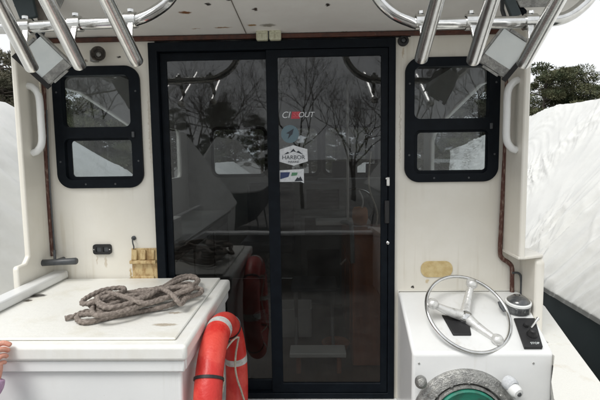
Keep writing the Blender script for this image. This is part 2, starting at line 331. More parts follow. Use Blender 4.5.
B().lathe((p.x, -.0145, p.z), (0, -1, 0), [(.009, 0), (.009, .006), (.005, .009), (0, .009)], 14).build('door_lock', G['steel'], door, smooth=40)
B().box(DX0-.01, DX1+.02, -.05, -.001, ZS-.04, ZS-.003).build('door_sill', G['white'], boat, bevel=.008)
# stickers on the right leaf
def stick(px, py, Y=-.0046): return at(px, py, Y=Y)
s1 = at(294.5, 115, Y=-.005)
b = B().prism([(s1.x-.018, s1.z-.019), (s1.x+.026, s1.z-.019), (s1.x+.030, s1.z+.017), (s1.x-.013, s1.z+.017)], 'Y', -.0052, -.0042).build('sticker', G['stk_red'], door, label='red and white lettered strip sticker at the top of the stack')
textmesh('lettering', 'CI', .046, facing((s1.x-.046, -.0048, s1.z)), G['stk_white'], door, .25)
textmesh('lettering', 'OUT', .038, facing((s1.x+.058, -.0048, s1.z)), G['stk_white'], door, .25)
textmesh('lettering', 'SS', .036, facing((s1.x+.006, -.0057, s1.z)), mat('dull_red_print', (.52, .10, .11), .5), door, .25)
s2 = at(290, 134, Y=-.005)
c2 = B().lathe((s2.x, -.0042, s2.z), (0, -1, 0), [(.046, 0), (.046, .001), (0, .001)], 36).build('sticker', G['stk_teal'], door, label='round dark teal sticker with a bird-like mark')
B().prism([(s2.x+.02, s2.z+.028), (s2.x-.02, s2.z+.004), (s2.x-.004, s2.z+.0), (s2.x-.012, s2.z-.026), (s2.x+.006, s2.z-.006), (s2.x+.012, s2.z-.002)], 'Y', -.0062, -.0053).build('emblem', G['stk_black'], door)
s3 = at(293.5, 156, Y=-.005)
hx = [(0, .056), (.072, .034), (.074, -.028), (0, -.050), (-.074, -.028), (-.072, .034)]
B().prism([(s3.x+a, s3.z+c) for a, c in hx], 'Y', -.0052, -.0042).build('sticker', G['stk_white'], door, label='white six-sided sticker with dark peaks')
B().prism([(s3.x-.05, s3.z+.008), (s3.x-.03, s3.z+.022), (s3.x-.02, s3.z+.016), (s3.x, s3.z+.038), (s3.x+.014, s3.z+.02), (s3.x+.026, s3.z+.027), (s3.x+.052, s3.z+.006), (s3.x+.03, s3.z+.014), (s3.x, s3.z+.024), (s3.x-.03, s3.z+.012)], 'Y', -.0062, -.0053).build('emblem', G['stk_black'], door)
textmesh('lettering', 'HARBOR', .030, facing((s3.x, -.0057, s3.z-.008)), G['stk_black'], door)
textmesh('lettering', 'MARINE', .016, facing((s3.x, -.0057, s3.z-.031)), G['stk_black'], door)
s4 = at(292, 176, Y=-.005)
B().prism([(s4.x-.066, s4.z-.030), (s4.x+.045, s4.z-.030), (s4.x+.062, s4.z-.038), (s4.x+.062, s4.z+.036), (s4.x-.066, s4.z+.030)], 'Y', -.0052, -.0042).build('sticker', G['stk_white'], door, label='white rectangular sticker with blue and green print')
B().prism([(s4.x-.062, s4.z-.016), (s4.x-.018, s4.z-.004), (s4.x-.01, s4.z+.02), (s4.x-.06, s4.z+.02)], 'Y', -.0062, -.0053).build('emblem', G['stk_blue'], door)
B().prism([(s4.x-.005, s4.z+.0), (s4.x+.025, s4.z+.003), (s4.x+.03, s4.z+.018), (s4.x+.0, s4.z+.018)], 'Y', -.0062, -.0053).build('emblem', G['stk_green'], door)
B().prism([(s4.x+.012, s4.z-.028), (s4.x+.028, s4.z-.006), (s4.x+.036, s4.z-.012), (s4.x+.044, s4.z-.002), (s4.x+.056, s4.z-.026)], 'Y', -.0062, -.0053).build('emblem', G['stk_black'], door)
# ---- mahogany strip over the door, corner trims
B().box(XL+.005, XR-.005, -.022, -.0005, 2.187, 2.209).build('head_trim', G['trim'], boat, bevel=.004)
# hanging strip of caulk under it
B().tube([(-.8+.1*i, -.004, 2.1845+.001*math.sin(i*2)) for i in range(14)], .003, 6).build('caulk_bead', G['rubber'], boat, smooth=60)
pl = [at(x, y, X=XL+.012) for x, y in ((41, 70), (44, 110), (45, 150), (47, 190), (50, 225), (53, 256))]
pl = [Vector((XL+.016+.004*math.sin(i*1.7), -.012-.003*i, q.z)) for i, q in enumerate(pl)]
pl = [at(x, y, Y=-.02) for x, y in ((43, 60), (44.5, 110), (46, 150), (48, 190), (50.5, 225), (53, 256))]
B().tube(catmull(pl, 6), .011, 8).build('corner_trim', G['trim2'], boat, smooth=50, label='flaking brown corner strip on the left')
pl2 = [q+Vector((.014, -.004, 0)) for q in pl[1:]]
B().tube(catmull(pl2, 6), .0045, 6).build('cable', G['greyplastic'], boat, smooth=50)
B().box(at(46, 270, Y=-.02).x-.011, at(46, 270, Y=-.02).x+.013, -.03, -.002, .95, 1.05).build('corner_trim', G['trim2'], boat, bevel=.003)
pr = [at(x, y, Y=-.02) for x, y in ((507, 55), (507, 100), (505.5, 140), (503.5, 180), (501.5, 220), (500, 250), (502, 258), (509, 263), (512, 268), (512, 280), (512, 294))]
B().tube(catmull(pr, 6), .0115, 8).build('corner_trim', G['trim2'], boat, smooth=50, label='dark red-brown corner pipe on the right with a jog near its foot')
pr2 = [at(x, y, Y=-.03) for x, y in ((512, 273), (518, 273), (521, 278), (521, 296))]
B().tube(catmull(pr2, 5), .006, 8).build('pipe_hook', G['greyplastic'], boat, smooth=50)
# ---- wing panels either side of the cockpit
def wing(x0, x1, side):
    zc = ZT+.02; ys = at(24.5, 180, X=XL).y if side < 0 else at(521.5, 180, X=XR).y; zk = 1.085 if side > 0 else 1.09
    prof = [(.04, -.3), (ys-.10, -.3), (ys-.10, zk-.012), (ys-.09, zk), (ys-.03, zk), (ys, zk+.03), (ys, zc), (.04, zc)]
    if side > 0: prof = [(.04, 1.085), (ys-.004, 1.085), (ys, 1.10), (ys, zc), (.04, zc)]
    o = plate('wing_panel', prof, [], 'X', x0, x1, G['gelcoat'], boat, bevel=.008)
    if side > 0:
        yf_ = at(543, 300, X=XF+.04).y
        plate('wing_foot', [(.04, -.3), (yf_, -.3), (yf_, 1.06), (yf_+.02, 1.084), (.04, 1.084)], [], 'X', XF, XF+.045, G['gelcoat'], boat, bevel=.01)
        B().prism([(x0-.004, -.001), (XF+.04, -.001), (XF+.04, yf_+.01), (x0+.03, ys+.0), (x0-.004, ys)], 'Z', 1.0852, 1.10).build('wing_ledge', G['gelcoat'], boat, bevel=.004)
    return o
wl = wing(XL-.028, XL, -1); wr = wing(XR, XR+.03, 1)
# grab handles: D-shaped, cast white, standing off the inner faces
def grab(sx, X, pts):
    P = catmull([Vector((X+sx*h, y, z)) for (h, y, z) in pts], 7)
    return P
zt, zb = at(29, 86, X=XL).z, at(29, 153, X=XL).z
hp = [(0, -.125, zt), (.028, -.125, zt-.012), (.052, -.125, zt-.055), (.054, -.125, (zt+zb)/2), (.052, -.125, zb+.055), (.028, -.125, zb+.012), (0, -.125, zb)]
B().tube(grab(1, XL, hp), .0175, 12).build('grab_handle', G['white'], wl, smooth=60)
zt, zb = at(524, 78, X=XR).z, at(524, 150, X=XR).z
hp = [(0, -.155, zt), (.026, -.155, zt-.012), (.050, -.155, zt-.055), (.052, -.155, (zt+zb)/2), (.050, -.155, zb+.055), (.026, -.155, zb+.012), (0, -.155, zb)]
B().tube(grab(-1, XR, hp), .0175, 12).build('grab_handle', G['white'], wr, smooth=60)
# ---- roof with overhang
RA = -.78
B().prism([(2.85, 2.21), (.0, 2.211), (RA+.03, 2.262), (RA, 2.275), (RA, 2.32), (RA+.04, 2.335), (2.85, 2.36)], 'X', XL-.11, XR+.205).build('cabin_roof', G['roof'], boat, bevel=.015)
q0, q1 = at(242.5, -3, Z=2.24), at(243.5, 28, Z=2.214)
B().tube([Vector((q1.x, -.022, 2.2105)), Vector((q1.x-.002, -.4, 2.237)), Vector((q1.x-.004, RA+.04, 2.2605))], .0022, 6).build('roof_seam', G['brownplate'], boat, smooth=50)
# gusset plates and cross wires under the outer corners of the roof
for (xa, lab) in ((-1.17, 'dull grey gusset under the left corner of the roof'), (.83, 'dull grey gusset under the right corner of the roof')):
    gz = 2.245
    B().prism([(xa, 2.17), (xa+.13, 2.17), (xa+.17, gz), (xa-.04, gz)], 'Y', -.50, -.494).build('roof_gusset', G['steel_dull'], boat, bevel=.002, label=lab)
    B().tube([(xa-.05, -.46, 2.235), (xa+.02, -.48, 2.16), (xa+.06, -.50, 2.09)], .012, 8).build('roof_stay', G['black'], boat, smooth=50)
def hangplate(pts, Y, nm, m, lab):
    q = [at(x, y, Y=Y) for x, y in pts]
    q[0].z = q[1].z = 2.262
    B().add(q+[v+Vector((0, .02, 0)) for v in q], [(0, 1, 2, 3), (7, 6, 5, 4), (0, 4, 5, 1), (1, 5, 6, 2), (2, 6, 7, 3), (3, 7, 4, 0)]).build(nm, m, boat, bevel=.003, label=lab)
hangplate([(8, -6), (30, -6), (36, 16), (20, 20)], -.57, 'roof_bracket', G['hulldark'], 'dark slate bracket under the left corner of the roof')
hangplate([(31, -6), (46, -6), (52, 20), (38, 23)], -.53, 'roof_bracket', G['brownplate'], 'brown-grey plate under the left corner of the roof')
hangplate([(497, -6), (507, -6), (522, 14), (512, 17)], -.55, 'roof_bracket', G['hulldark'], 'dark slate bracket under the right corner of the roof')
# ---- cabin sides, front, floor
def cabin_side(x0, x1, side):
    zb, zt2 = (1.36, 2.00)
    y0, y1 = .10, 1.55
    pl_ = [(.045, -.3), (2.8, -.3), (2.8, 2.21), (.045, 2.21)]
    h = [(y0+.02, zb), (y1, zb), (y1, zt2-.30), (y1-.12, zt2-.20), (y0+.35, zt2), (y0+.02, zt2)]
    h2 = rrect(1.75, 2.55, 1.38, 1.88, .06)
    o = plate('cabin_wall', pl_, [h, h2], 'X', x0, x1, G['extwhite'], boat)
    xm = (x0+x1)/2
    B().prism([(y0, zb-.02), (y1+.02, zb-.02), (y1+.02, zt2+.01), (y0, zt2+.01)], 'X', xm-.002, xm+.002).build('side_pane', G['clear'], o)
    B().prism([(1.74, 1.37), (2.56, 1.37), (2.56, 1.89), (1.74, 1.89)], 'X', xm-.002, xm+.002).build('side_pane', G['clear'], o)
    return o
cabin_side(XL-.045, XL, -1); cabin_side(XR, XR+.045, 1)
fw = [(-1.104, -.529), (-.41, .058), (.139, .69)]
fo = plate('front_bulkhead', [(XL, .2), (XR, .2), (XR, 2.21), (XL, 2.21)], [rrect(a, b, 1.39, 1.892, .06) for a, b in fw], 'Y', 2.80, 2.85, G['cabgrey'], boat)
for a, b in fw:
    wn = plate('front_window', rrect(a-.03, b+.03, 1.36, 1.922, .08), [rrect(a+.005, b-.005, 1.395, 1.887, .055)], 'Y', 2.785, 2.80, G['black'], boat, bevel=.004)
    B().box(a-.01, b+.01, 2.822, 2.826, 1.38, 1.90).build('pane', G['winglass'], wn)
B().box(XL, XR, .046, 2.79, .16, .20).build('cabin_floor', G['floor'], boat)
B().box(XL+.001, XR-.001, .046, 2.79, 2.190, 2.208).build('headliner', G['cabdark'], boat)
# ---- side decks, coaming, cockpit sole, transom, hull
def hull_half(y, z=.7):   # outer deck edge on starboard: narrows aft
    pts = [(-4.2, .70), (-3.4, .86), (-.63, 1.135), (-.2, 1.241), (.318, 1.375), (1.5, 1.5), (3.5, 1.45), (5.5, .9), (6.8, .12)]
    for (a, b), (c, d) in zip(pts, pts[1:]):
        if a <= y <= c: return b+(d-b)*(y-a)/(c-a)
    return pts[0][1] if y < pts[0][0] else pts[-1][1]
CX = -.21
ys = [-3.45, -2.6, -1.8, -1.2, -.761, -.63, -.391, -.389, -.26, -.24, .318, .9, 1.5, 2.5, 3.5, 4.5, 5.5, 6.3, 6.8]
def inner(y): return XF+.045 if y > -.25 else (1.0755 if y > -.39 else (1.0755+(y+.389)*.56 if y > -.76 else min(.885, hull_half(y)-.13)))
def sheer(y): return .685 + (.0 if y < 3 else (y-3)*.03)
sd_ = B()
for side in (1, -1):
    zz = (.0 if side > 0 else .0)
    k = len(sd_.v); n = len(ys)
    for y in ys:
        ho = hull_half(y)-CX if side > 0 else max(hull_half(y)-CX, (1.32 if y < .3 else 0))
        xi = inner(y)-CX if side > 0 else min(-(XL-.05)+CX, ho-.04)
        if y > 2.9: xi = 0
        for h in (0, -.05):
            sd_.v += [Vector((CX+side*xi, y, sheer(y)+h)), Vector((CX+side*ho, y, sheer(y)+h-.006))]
    for i in range(n-1):
        a = k+i*4; c = a+4
        sd_.f += [(a, a+1, c+1, c), (a+2, c+2, c+3, a+3), (a+1, a+3, c+3, c+1), (a, c, c+2, a+2)]
sd_.build('side_deck', G['deck'], boat)
hl = B(); k = 0
secs = [(1.0, -.012), (1.01, -.15), (.97, -.8), (.86, -1.3), (.3, -1.75), (0.02, -1.8)]
for y in ys:
    ho = hull_half(y)-CX
    for side in (1, -1):
        for (f, dz) in secs:
            hh = max(ho, 1.32) if (side < 0 and y < .3) else ho
            hl.v.append(Vector((CX+side*(hh*f), y, sheer(y)-.02+dz)))
nn = len(secs)
for i in range(len(ys)-1):
    for s_ in (0, 1):
        for j in range(nn-1):
            a = i*2*nn+s_*nn+j; c = a+2*nn; hl.f.append((a, a+1, c+1, c))
hl.build('hull', G['white'], boat, smooth=60)
B().box(-1.36, 1.0, -3.36, -.002, -.08, -.04).build('cockpit_sole', G['sole'], boat)
B().box(XL-.06, XL-.002, -3.35, -.435, .66, .985).build('coaming', G['white'], boat, bevel=.012, label='raised white coaming board along the left side')
B().box(-1.35, .98, -3.45, -3.35, -.3, .60).build('transom', G['sole'], boat, bevel=.01)
B().box(-1.38, 1.0, -3.47, -3.33, .601, .64).build('transom_cap', G['white'], boat, bevel=.01)
ly = [-3.34, -2.6, -1.8, -1.2, -.761, -.63, -.41]
B().prism([(inner(y)+.002, y) for y in ly]+[(inner(y)+.03, y) for y in ly[::-1]], 'Z', -.3, .63).build('cockpit_liner', G['white'], boat)
B().box(-1.39, -1.35, -3.34, -.44, -.3, .655).build('cockpit_liner', G['white'], boat)
lw2 = B().box(XL+.002, -1.318, -.88, -.004, .957, 1.0)
lw2.build('shelf_lip', G['white'], boat, bevel=.01)

# ================================================================== FITTINGS ON THE BULKHEAD
p = at(268.5, 33, Y=-.05)
t = thing('deck_light', 'small yellowed square-lens deck light under the roof above the door', 'light', (p.x, 0, p.z))
for i in (-1, 1):
    hd = B().box(p.x+i*.0325-.0295, p.x+i*.0325+.0295, -.058, -.023, p.z-.034, p.z+.030).build('lamp_head', G['lamp'], t, bevel=.007)
    for u in (-1, 1):
        for v in (-1, 1):
            B().box(p.x+i*.0325+u*.0125-.0105, p.x+i*.0325+u*.0125+.0105, -.0605, -.0575, p.z-.002+v*.0145-.012, p.z-.002+v*.0145+.012).build('lens', G['lamp'], hd, bevel=.003)
B().box(p.x-.058, p.x+.058, -.050, -.004, p.z-.024, p.z+.020).build('bracket', G['greyplastic'], t, bevel=.004)
B().box(p.x-.05, p.x+.05, -.05, -.005, p.z+.031, p.z+.05).build('bracket', G['greyplastic'], t, bevel=.006)

p = at(103, 249, Y=0)
t = thing('bulkhead_outlet', 'small black rounded socket on the wall under the left window', 'socket', (p.x, 0, p.z))
plate('cover', rrect(p.x-.049, p.x+.049, p.z-.027, p.z+.027, .014), [rrect(p.x-.032, p.x-.004, p.z-.014, p.z+.014, .006), rrect(p.x+.006, p.x+.034, p.z-.014, p.z+.014, .006)], 'Y', -.014, -.0005, G['rubber'], t, bevel=.004)
B().box(p.x-.036, p.x+.036, -.007, -.001, p.z-.017, p.z+.017).build('insert', G['greyplastic'], t)
for i in (-1, 1): B().lathe((p.x+i*.042, -.0142, p.z), (0, -1, 0), [(.004, 0), (.003, .002), (0, .002)], 10).build('screw', G['steel'], t, smooth=40)

p = at(403, 41, Y=0)
t = thing('hose_fitting', 'small round black cap beside the top right corner of the door', 'cap', (p.x, 0, p.z))
B().lathe((p.x, -.0005, p.z), (0, -1, 0), [(.027, 0), (.027, .012), (.022, .016), (.016, .016), (.016, .008), (0, .008)], 28).build('rim', G['rubber'], t, smooth=40)
B().lathe((p.x, -.009, p.z), (0, -1, 0), [(.009, 0), (.009, .006), (0, .008)], 16).build('plug', G['greyplastic'], t, smooth=40)

p = at(96, 54, Y=-.06)
t = thing('loudhailer_horn', 'round black horn on the wall above the left window', 'horn', (p.x, 0, p.z))
B().lathe((p.x, -.0005, p.z), (.15, -1, .05), [(.018, 0), (.018, .02), (.026, .032), (.035, .05), (.038, .056), (.034, .056), (.024, .038), (0, .034)], 30).build('bell', G['brownplate2'], t, smooth=40)
B().lathe((p.x, -.0005, p.z), (.15, -1, .05), [(.012, .034), (.012, .046), (.005, .053), (0, .053)], 16).build('driver_cone', G['steel_dull'], t, smooth=40)
B().box(p.x-.045, p.x-.012, -.035, -.001, p.z-.03, p.z+.026).build('bracket', G['steel_dull'], t, bevel=.003)

p = at(146, 263, Y=0); h = .0525
t = thing('wooden_tool_holder', 'small yellowed plywood holder on the wall at the left foot of the door', 'holder', (p.x-.002, 0, p.z))
x0, x1 = at(132, 263, Y=0).x, at(158, 263, Y=0).x; zt, zb = at(145, 248, Y=0).z, at(145, 279, Y=0).z
B().box(x0+.004, x1, -.010, -.0005, zb, zt).build('back_board', G['glue'], t, bevel=.002)
zm = zb+(zt-zb)*.60
B().box(x0-.002, x1-.004, -.032, -.0105, zm-.012, zm+.006).build('shelf', G['glue'], t, bevel=.003)
for i in range(3):
    cx = x0+.022+i*.046
    B().prism([(cx-.016, zm+.007), (cx+.013, zm+.007), (cx+.016, zt-.008), (cx-.012, zt-.004)], 'Y', -.026+.003*i, -.0105).build('divider', G['glue'], t, bevel=.003)
B().box(x0+.006, x1-.018, -.020, -.0105, zb+.002, zb+.022).build('bottom_rail', G['glue'], t, bevel=.004)
p = at(134, 238, Y=0)
t = thing('brass_hook', 'small dark metal hook on the wall just above the plywood holder', 'hook', (p.x, 0, p.z))
B().lathe((p.x, -.0005, p.z), (0, -1, 0), [(.012, 0), (.012, .006), (.004, .01), (0, .01)], 16).build('plate', G['greyplastic'], t, smooth=40)
B().tube(catmull([(p.x, -.006, p.z), (p.x, -.022, p.z-.004), (p.x+.002, -.024, p.z-.025), (p.x+.003, -.016, p.z-.045), (p.x+.003, -.022, p.z-.055)], 5), .0035, 8).build('hook_wire', G['greyplastic'], t, smooth=50)

p = at(436.5, 269, Y=0)
o = plate('yellow_patch', rrect(p.x-.083, p.x+.083, p.z-.043, p.z+.043, .040, 9), [], 'Y', -.005, -.0005, G['yellow'], None, bevel=.002)
o['label'] = 'oval patch of yellowed old adhesive on the wall below the right window'; o['category'] = 'patch'

q0, q1 = at(41, 263, Y=-.10), at(77, 261, Y=-.10)
t = thing('rod_rest', 'dark grey horizontal bar handle at the foot of the left corner strip', 'handle', (q0.x, -.1, q0.z))
B().tube([q0, q0.lerp(q1, .03), q0.lerp(q1, .5), q0.lerp(q1, .97), q1], [.013, .017, .0165, .018, .014], 14).build('grip', G['greyplastic'], t, smooth=50)
B().tube([q0.lerp(q1, .35), Vector((q0.lerp(q1, .35).x, -.002, q0.z))], .011, 10).build('post', G['greyplastic'], t, smooth=50)
B().tube([q0.lerp(q1, .36)+Vector((0, .01, 0)), q0.lerp(q1, .34)+Vector((0, .02, .06))], .007, 8).build('lever', G['greyplastic'], t, smooth=50)

# ================================================================== ROCKET-LAUNCHER ROD RACK UNDER THE ROOF EDGE
YR = -.66
def rail(pts): return catmull([at(x, y, Y=YR) for x, y in pts], 8)
lr = [(-70, 8), (-45, 22), (-20, 27), (0, 28), (30, 27), (75, 24), (120, 22), (138, 19), (152, 13), (166, 3), (175, -9), (180, -22), (182, -34)]
rr = [(368, -34), (370, -22), (374, -9), (383, 4), (395, 14), (408, 20), (424, 24), (470, 23), (520, 22), (550, 20.5), (566, 17), (580, 8), (591, -4), (598, -20), (600, -34)]
rods = {'left': [((32, 68), (0, 5), (26, 27)), ((80, 66), (47, 0), (76, 24)), ((137, 62), (107, 0), (131, 20))],
        'right': [((421, 59), (437, 0), (421, 22)), ((473, 61), (492, 0), (471, 22)), ((523, 64), (558, 0), (530, 22))]}
order = {'left': ['outermost', 'middle', 'innermost'], 'right': ['innermost', 'middle', 'outermost']}
for side, pts in (('left', lr), ('right', rr)):
    t = thing('rod_holder_rack', 'stainless rod holder rack hanging under the roof edge at top '+side, 'rod rack', tuple(at(76 if side == 'left' else 471, 22, Y=YR)), 'stainless rod racks under the roof')
    B().tube(rail(pts), .0215, 18).build('rail', G['steel'], t, smooth=60)
    for k, (bp, tp, cp) in enumerate(rods[side]):
        a, b_ = at(*bp, Y=-.66), at(*tp, Y=-.90); d = (b_-a).normalized(); L_ = .46
        h = B(); x = d.orthogonal().normalized()
        ro, ri = .0245, .0215
        h.lathe(a, d, [(ri, .01), (ro-.001, 0), (ro, .003), (ro, .03), (ro, L_-.02), (ro+.006, L_), (ri, L_), (ri, L_-.02), (ri, .01), (ri*.2, .012)], 28)
        ho = h.build('rod_holder', G['steelb'], t, smooth=40)
        # seam grooves give each pressed tube its ribs
        c = at(*cp, Y=YR)
        rd = Vector((0, 1, 0)); n_ = B()
        n_.lathe(c-Vector((.021, 0, 0)), (1, 0, 0), [(.0216, 0), (.029, 0), (.029, .042), (.0216, .042)], 22)
        n_.build('clamp', G['steel'], t, smooth=40)
        s_ = (c-a).dot(d); near = a+d*max(.04, s_)
        B().obox((c+near)/2+Vector((0, 0, .012)), (near-c)*.42, Vector((.012, 0, 0)), Vector((0, 0, .010))).build('clamp_arm', G['steel'], t, bevel=.003)
        B().lathe(c+Vector((0, 0, .029)), (0, 0, 1), [(.012, 0), (.012, .01), (.010, .012), (0, .012)], 6).build('bolt', G['steel'], t)

# ---- floodlights below the rack
def flood(c, roll, side, lab):
    t = thing('floodlight', lab, 'floodlight', tuple(c), 'floodlights under the rod racks')
    m = Matrix.Rotation(roll, 3, 'Y') @ Matrix.Rotation(R(28), 3, 'X')
    ax, ay, az = m @ Vector((1, 0, 0)), m @ Vector((0, 1, 0)), m @ Vector((0, 0, 1))
    def P(x, y, z): return Vector(c)+ax*x+ay*y+az*z
    wv = .072; hv = .084
    b = B()
    vs = [P(-wv, -.055, -hv), P(wv, -.055, -hv), P(wv, -.055, hv), P(-wv, -.055, hv), P(-wv*.7, .06, -hv*.7), P(wv*.7, .06, -hv*.7), P(wv*.7, .06, hv*.7), P(-wv*.7, .06, hv*.7)]
    b.add(vs, [(3, 2, 1, 0), (4, 5, 6, 7), (0, 1, 5, 4), (1, 2, 6, 5), (2, 3, 7, 6), (3, 0, 4, 7)])
    b.build('housing', G['steel_dull'], t, bevel=.006)
    for j, (x0, x1, z0, z1) in enumerate(((-wv-.004, -wv+.008, -hv-.004, hv+.004), (wv-.008, wv+.004, -hv-.004, hv+.004), (-wv+.009, wv-.009, -hv-.004, -hv+.006), (-wv+.009, wv-.009, hv-.006, hv+.004))):
        outer = (j == 1 and side > 0) or (j == 0 and side < 0)
        B().obox(P((x0+x1)/2, -.058, (z0+z1)/2), ax*(x1-x0)/2*(1.6 if outer else .6), ay*.0075, az*(z1-z0)/2).build('bezel', G['rubber'] if outer else G['steel_dull'], t)
    B().obox(P(0, -.0575, .014), ax*(wv-.009), ay*.002, az*(hv-.024)).build('lens', G['lens'], t)
    B().obox(P(0, -.0575, -hv+.026), ax*(wv-.009), ay*.0025, az*.018).build('reflector_strip', G['steel_dull'], t)
    B().tube([P(0, .03, hv*.6), Vector(c)+Vector((0, .02, .17)), Vector(c)+Vector((0, .02, .24))], .009, 8).build('bracket', G['greyplastic'], t, smooth=50)
flood(at(503, 50, Y=-.42), R(33), 1, 'tilted square floodlight under the right rod rack')
flood(at(47, 58, Y=-.42), R(-38), -1, 'tilted square floodlight under the left rod rack')
q = at(38, 40, Y=-.46)
o = B().tube(catmull([q+Vector((0, 0, .06)), q, at(39, 62, Y=-.4), at(40, 84, Y=-.2), at(42, 100, Y=-.05)], 6), .0045, 8).build('hanging_cable', G['line'], None, smooth=60)
o['label'] = 'thin pale cable hanging from the left floodlight down the corner'; o['category'] = 'cable'

# ================================================================== WHITE STORAGE BOX WITH ROPE
bx0, bx1, by0, by1 = XL+.005, -.447, -.885, -.004
box = thing('storage_box', 'big white fibreglass locker filling the left corner, grubby lid', 'storage box', ((bx0+bx1)/2, (by0+by1)/2, -.03))
B().box(bx0+.02, bx1-.028, by0+.03, by1, -.038, .885).build('box_body', G['white'], box, bevel=.012, segs=3)
B().box(bx0, bx1, by0, by1, .8855, .945).build('lid', G['boxlip'], box, bevel=.014, segs=3)
B().box(bx0+.012, bx1-.05, by0+.045, by1-.012, .9455, .956).build('lid_panel', G['boxtop'], box, bevel=.006)
B().box(bx0+.01, bx1-.012, by0+.012, by0+.030, .842, .8845).build('front_rib', G['white'], box, bevel=.006)
B().box(bx1-.0275, bx1-.010, by0+.031, by1-.01, .842, .8845).build('side_rib', G['white'], box, bevel=.006)
# rope hank traced over the lid
ZB = .957
def rp(pts, z=0):
    out = []
    for q in pts:
        h = q[2] if len(q) > 2 else 0
        out.append(at(50+q[0]/3.158, 260+q[1]/3.158, Z=ZB+.0125+z+h))
    return out
path = [(48, 184), (75, 178), (110, 164), (170, 158), (230, 140, .01), (300, 118, .02), (360, 84, .03), (410, 54, .035), (455, 52, .03), (462, 76, .02), (425, 112, .015),
        (380, 142, .006), (300, 160), (200, 178), (120, 196), (88, 190), (95, 174, .01), (170, 168, .015), (260, 150, .02), (340, 128, .03), (420, 96, .045), (468, 66, .045), (440, 56, .05), (395, 70, .05),
        (340, 100, .04), (260, 112, .045), (190, 120, .05), (135, 135, .04), (102, 138, .03), (112, 122, .035), (165, 96, .05), (225, 88, .05), (232, 98, .055), (190, 112, .06), (150, 128, .05), (175, 150, .045), (240, 140, .05), (310, 112, .06),
        (350, 92, .065), (385, 110, .06), (412, 138, .03), (430, 120, .03), (475, 104, .02), (470, 90, .03), (400, 88, .055), (330, 96, .06), (270, 128, .055), (200, 150, .04), (150, 128, .055), (180, 104, .06), (240, 118, .065), (300, 136, .05), (370, 118, .05), (440, 84, .06)]
r2 = random.Random(5)
path2 = []
for k in range(9):      # the wraps of the hank, laid to and fro across its middle
    f0, f1 = .04+.12*r2.random(), .80+.20*r2.random(); off = -.9+1.8*((k*5) % 9)/8
    ax0, ay0, ax1, ay1 = 118, 150, 452, 84
    lay_ = ((k*5) % 9) % 3
    def hp_(f, o_): return (ax0+(ax1-ax0)*f+o_*6, ay0+(ay1-ay0)*f+o_*32*(1-.25*f), .004+.0145*lay_)
    seq = [hp_(f0, off), hp_(f0+.25, off+.25*r2.uniform(-1, 1)), hp_(.5, off*.8+.25*r2.uniform(-1, 1)), hp_(.7, off*.7), hp_(f1, off*.6), hp_(min(1.02, f1+.04), off*.3)]
    path2 += seq if k % 2 == 0 else seq[::-1]
path = path+path2
o = B().tube(catmull(rp(path, 0), 16), .0112, 18, twist=2*math.pi/.075, lobes=3).build('rope', G['rope'], None, smooth=80)
o['label'] = 'hank of weathered grey-brown rope lying on the white locker lid'; o['category'] = 'rope'

# ================================================================== LIFEBUOY
cy, cz, XB, MR, mr = -.56, .597, -.384, .287, .0525
t = thing('lifebuoy', 'red ring lifebuoy with white bands hung on the side of the white locker', 'lifebuoy', (XB, cy, cz))
n_a = Vector((1, -.015, .04)).normalized(); u_ = Vector((0, 0, 1)); u_ = (u_-n_a*u_.dot(n_a)).normalized(); v_ = n_a.cross(u_)
def ring(a): return Vector((XB, cy, cz))+(u_*math.cos(a)+v_*math.sin(a))*MR
b = B(); N = 96
def torus(a0, a1, n, rad, closed):
    bb = B(); P = [ring(a0+(a1-a0)*i/n) for i in range(n if closed else n+1)]; return bb.tube(P, rad, 28, closed=closed)
torus(0, 2*math.pi, N, mr, True).build('ring', G['red'], t, smooth=80)
for a in (R(4), R(96), R(188), R(-84)):
    torus(a-R(3.6), a+R(3.6), 8, mr+.0012, False).build('reflective_band', G['band'], t, smooth=60)
for a in (R(52), R(142), R(232), R(-38)):
    torus(a-R(1.0), a+R(1.0), 3, mr+.004, False).build('rope_lashing', G['rubber'], t, smooth=60)
gl = []
for i in range(64):
    a = 2*math.pi*i/64; k4 = (a-R(52)) % (math.pi/2)/(math.pi/2); sag = math.sin(k4*math.pi)
    gl.append(Vector((XB, cy, cz))+(u_*math.cos(a)+v_*math.sin(a))*(MR-.045-.055*sag)+n_a*(.048*(1-sag*.7)))
B().tube(gl, .005, 8, closed=True, twist=120, lobes=3).build('grab_line', G['line'], t, smooth=60)
hk = ring(0)+Vector((0, 0, 0))
B().tube(catmull([Vector((bx1-.026, cy, .87)), Vector((bx1+.01, cy, .86)), Vector((XB-.03, cy, .83)), Vector((XB, cy, .82)), Vector((XB+.03, cy, .83))], 5), .006, 8).build('hook', G['greyplastic'], t, smooth=60)

# ================================================================== STEERING CONSOLE
cx0, cx1 = .442, 1.074
con = thing('steering_console', 'white moulded outside steering pod in the right corner with sloped top', 'console', ((cx0+cx1)/2, -.19, -.03))
yf = -.385; zf = .695; zbk = .872
B().prism([(-.003, -.035), (yf, -.035), (yf, zf), (yf+.012, zf+.008), (-.06, zbk-.004), (-.003, zbk)], 'X', cx0, cx1).build('pod', G['white'], con, bevel=.034, segs=5)
sn = Vector((0, -(zbk-zf), -yf)).normalized()      # normal of the sloped face
su = Vector((0, yf, zf-zbk)).normalized()          # down the slope
def onslope(px, py, lift=0):
    d = FW + RT2*((px-300)/F) - UP2*((py-200)/F); o0 = Vector((0, 0, zbk)); k = (o0-CAM).dot(sn)/d.dot(sn)
    return CAM+d*k+sn*lift
def slopebox(c, hw, hl, h, nm, m, par, bevel=.003, lab=None):
    return B().obox(c+sn*h/2, Vector((hw, 0, 0)), su*hl, sn*h/2).build(nm, m, par, bevel=bevel, label=lab)
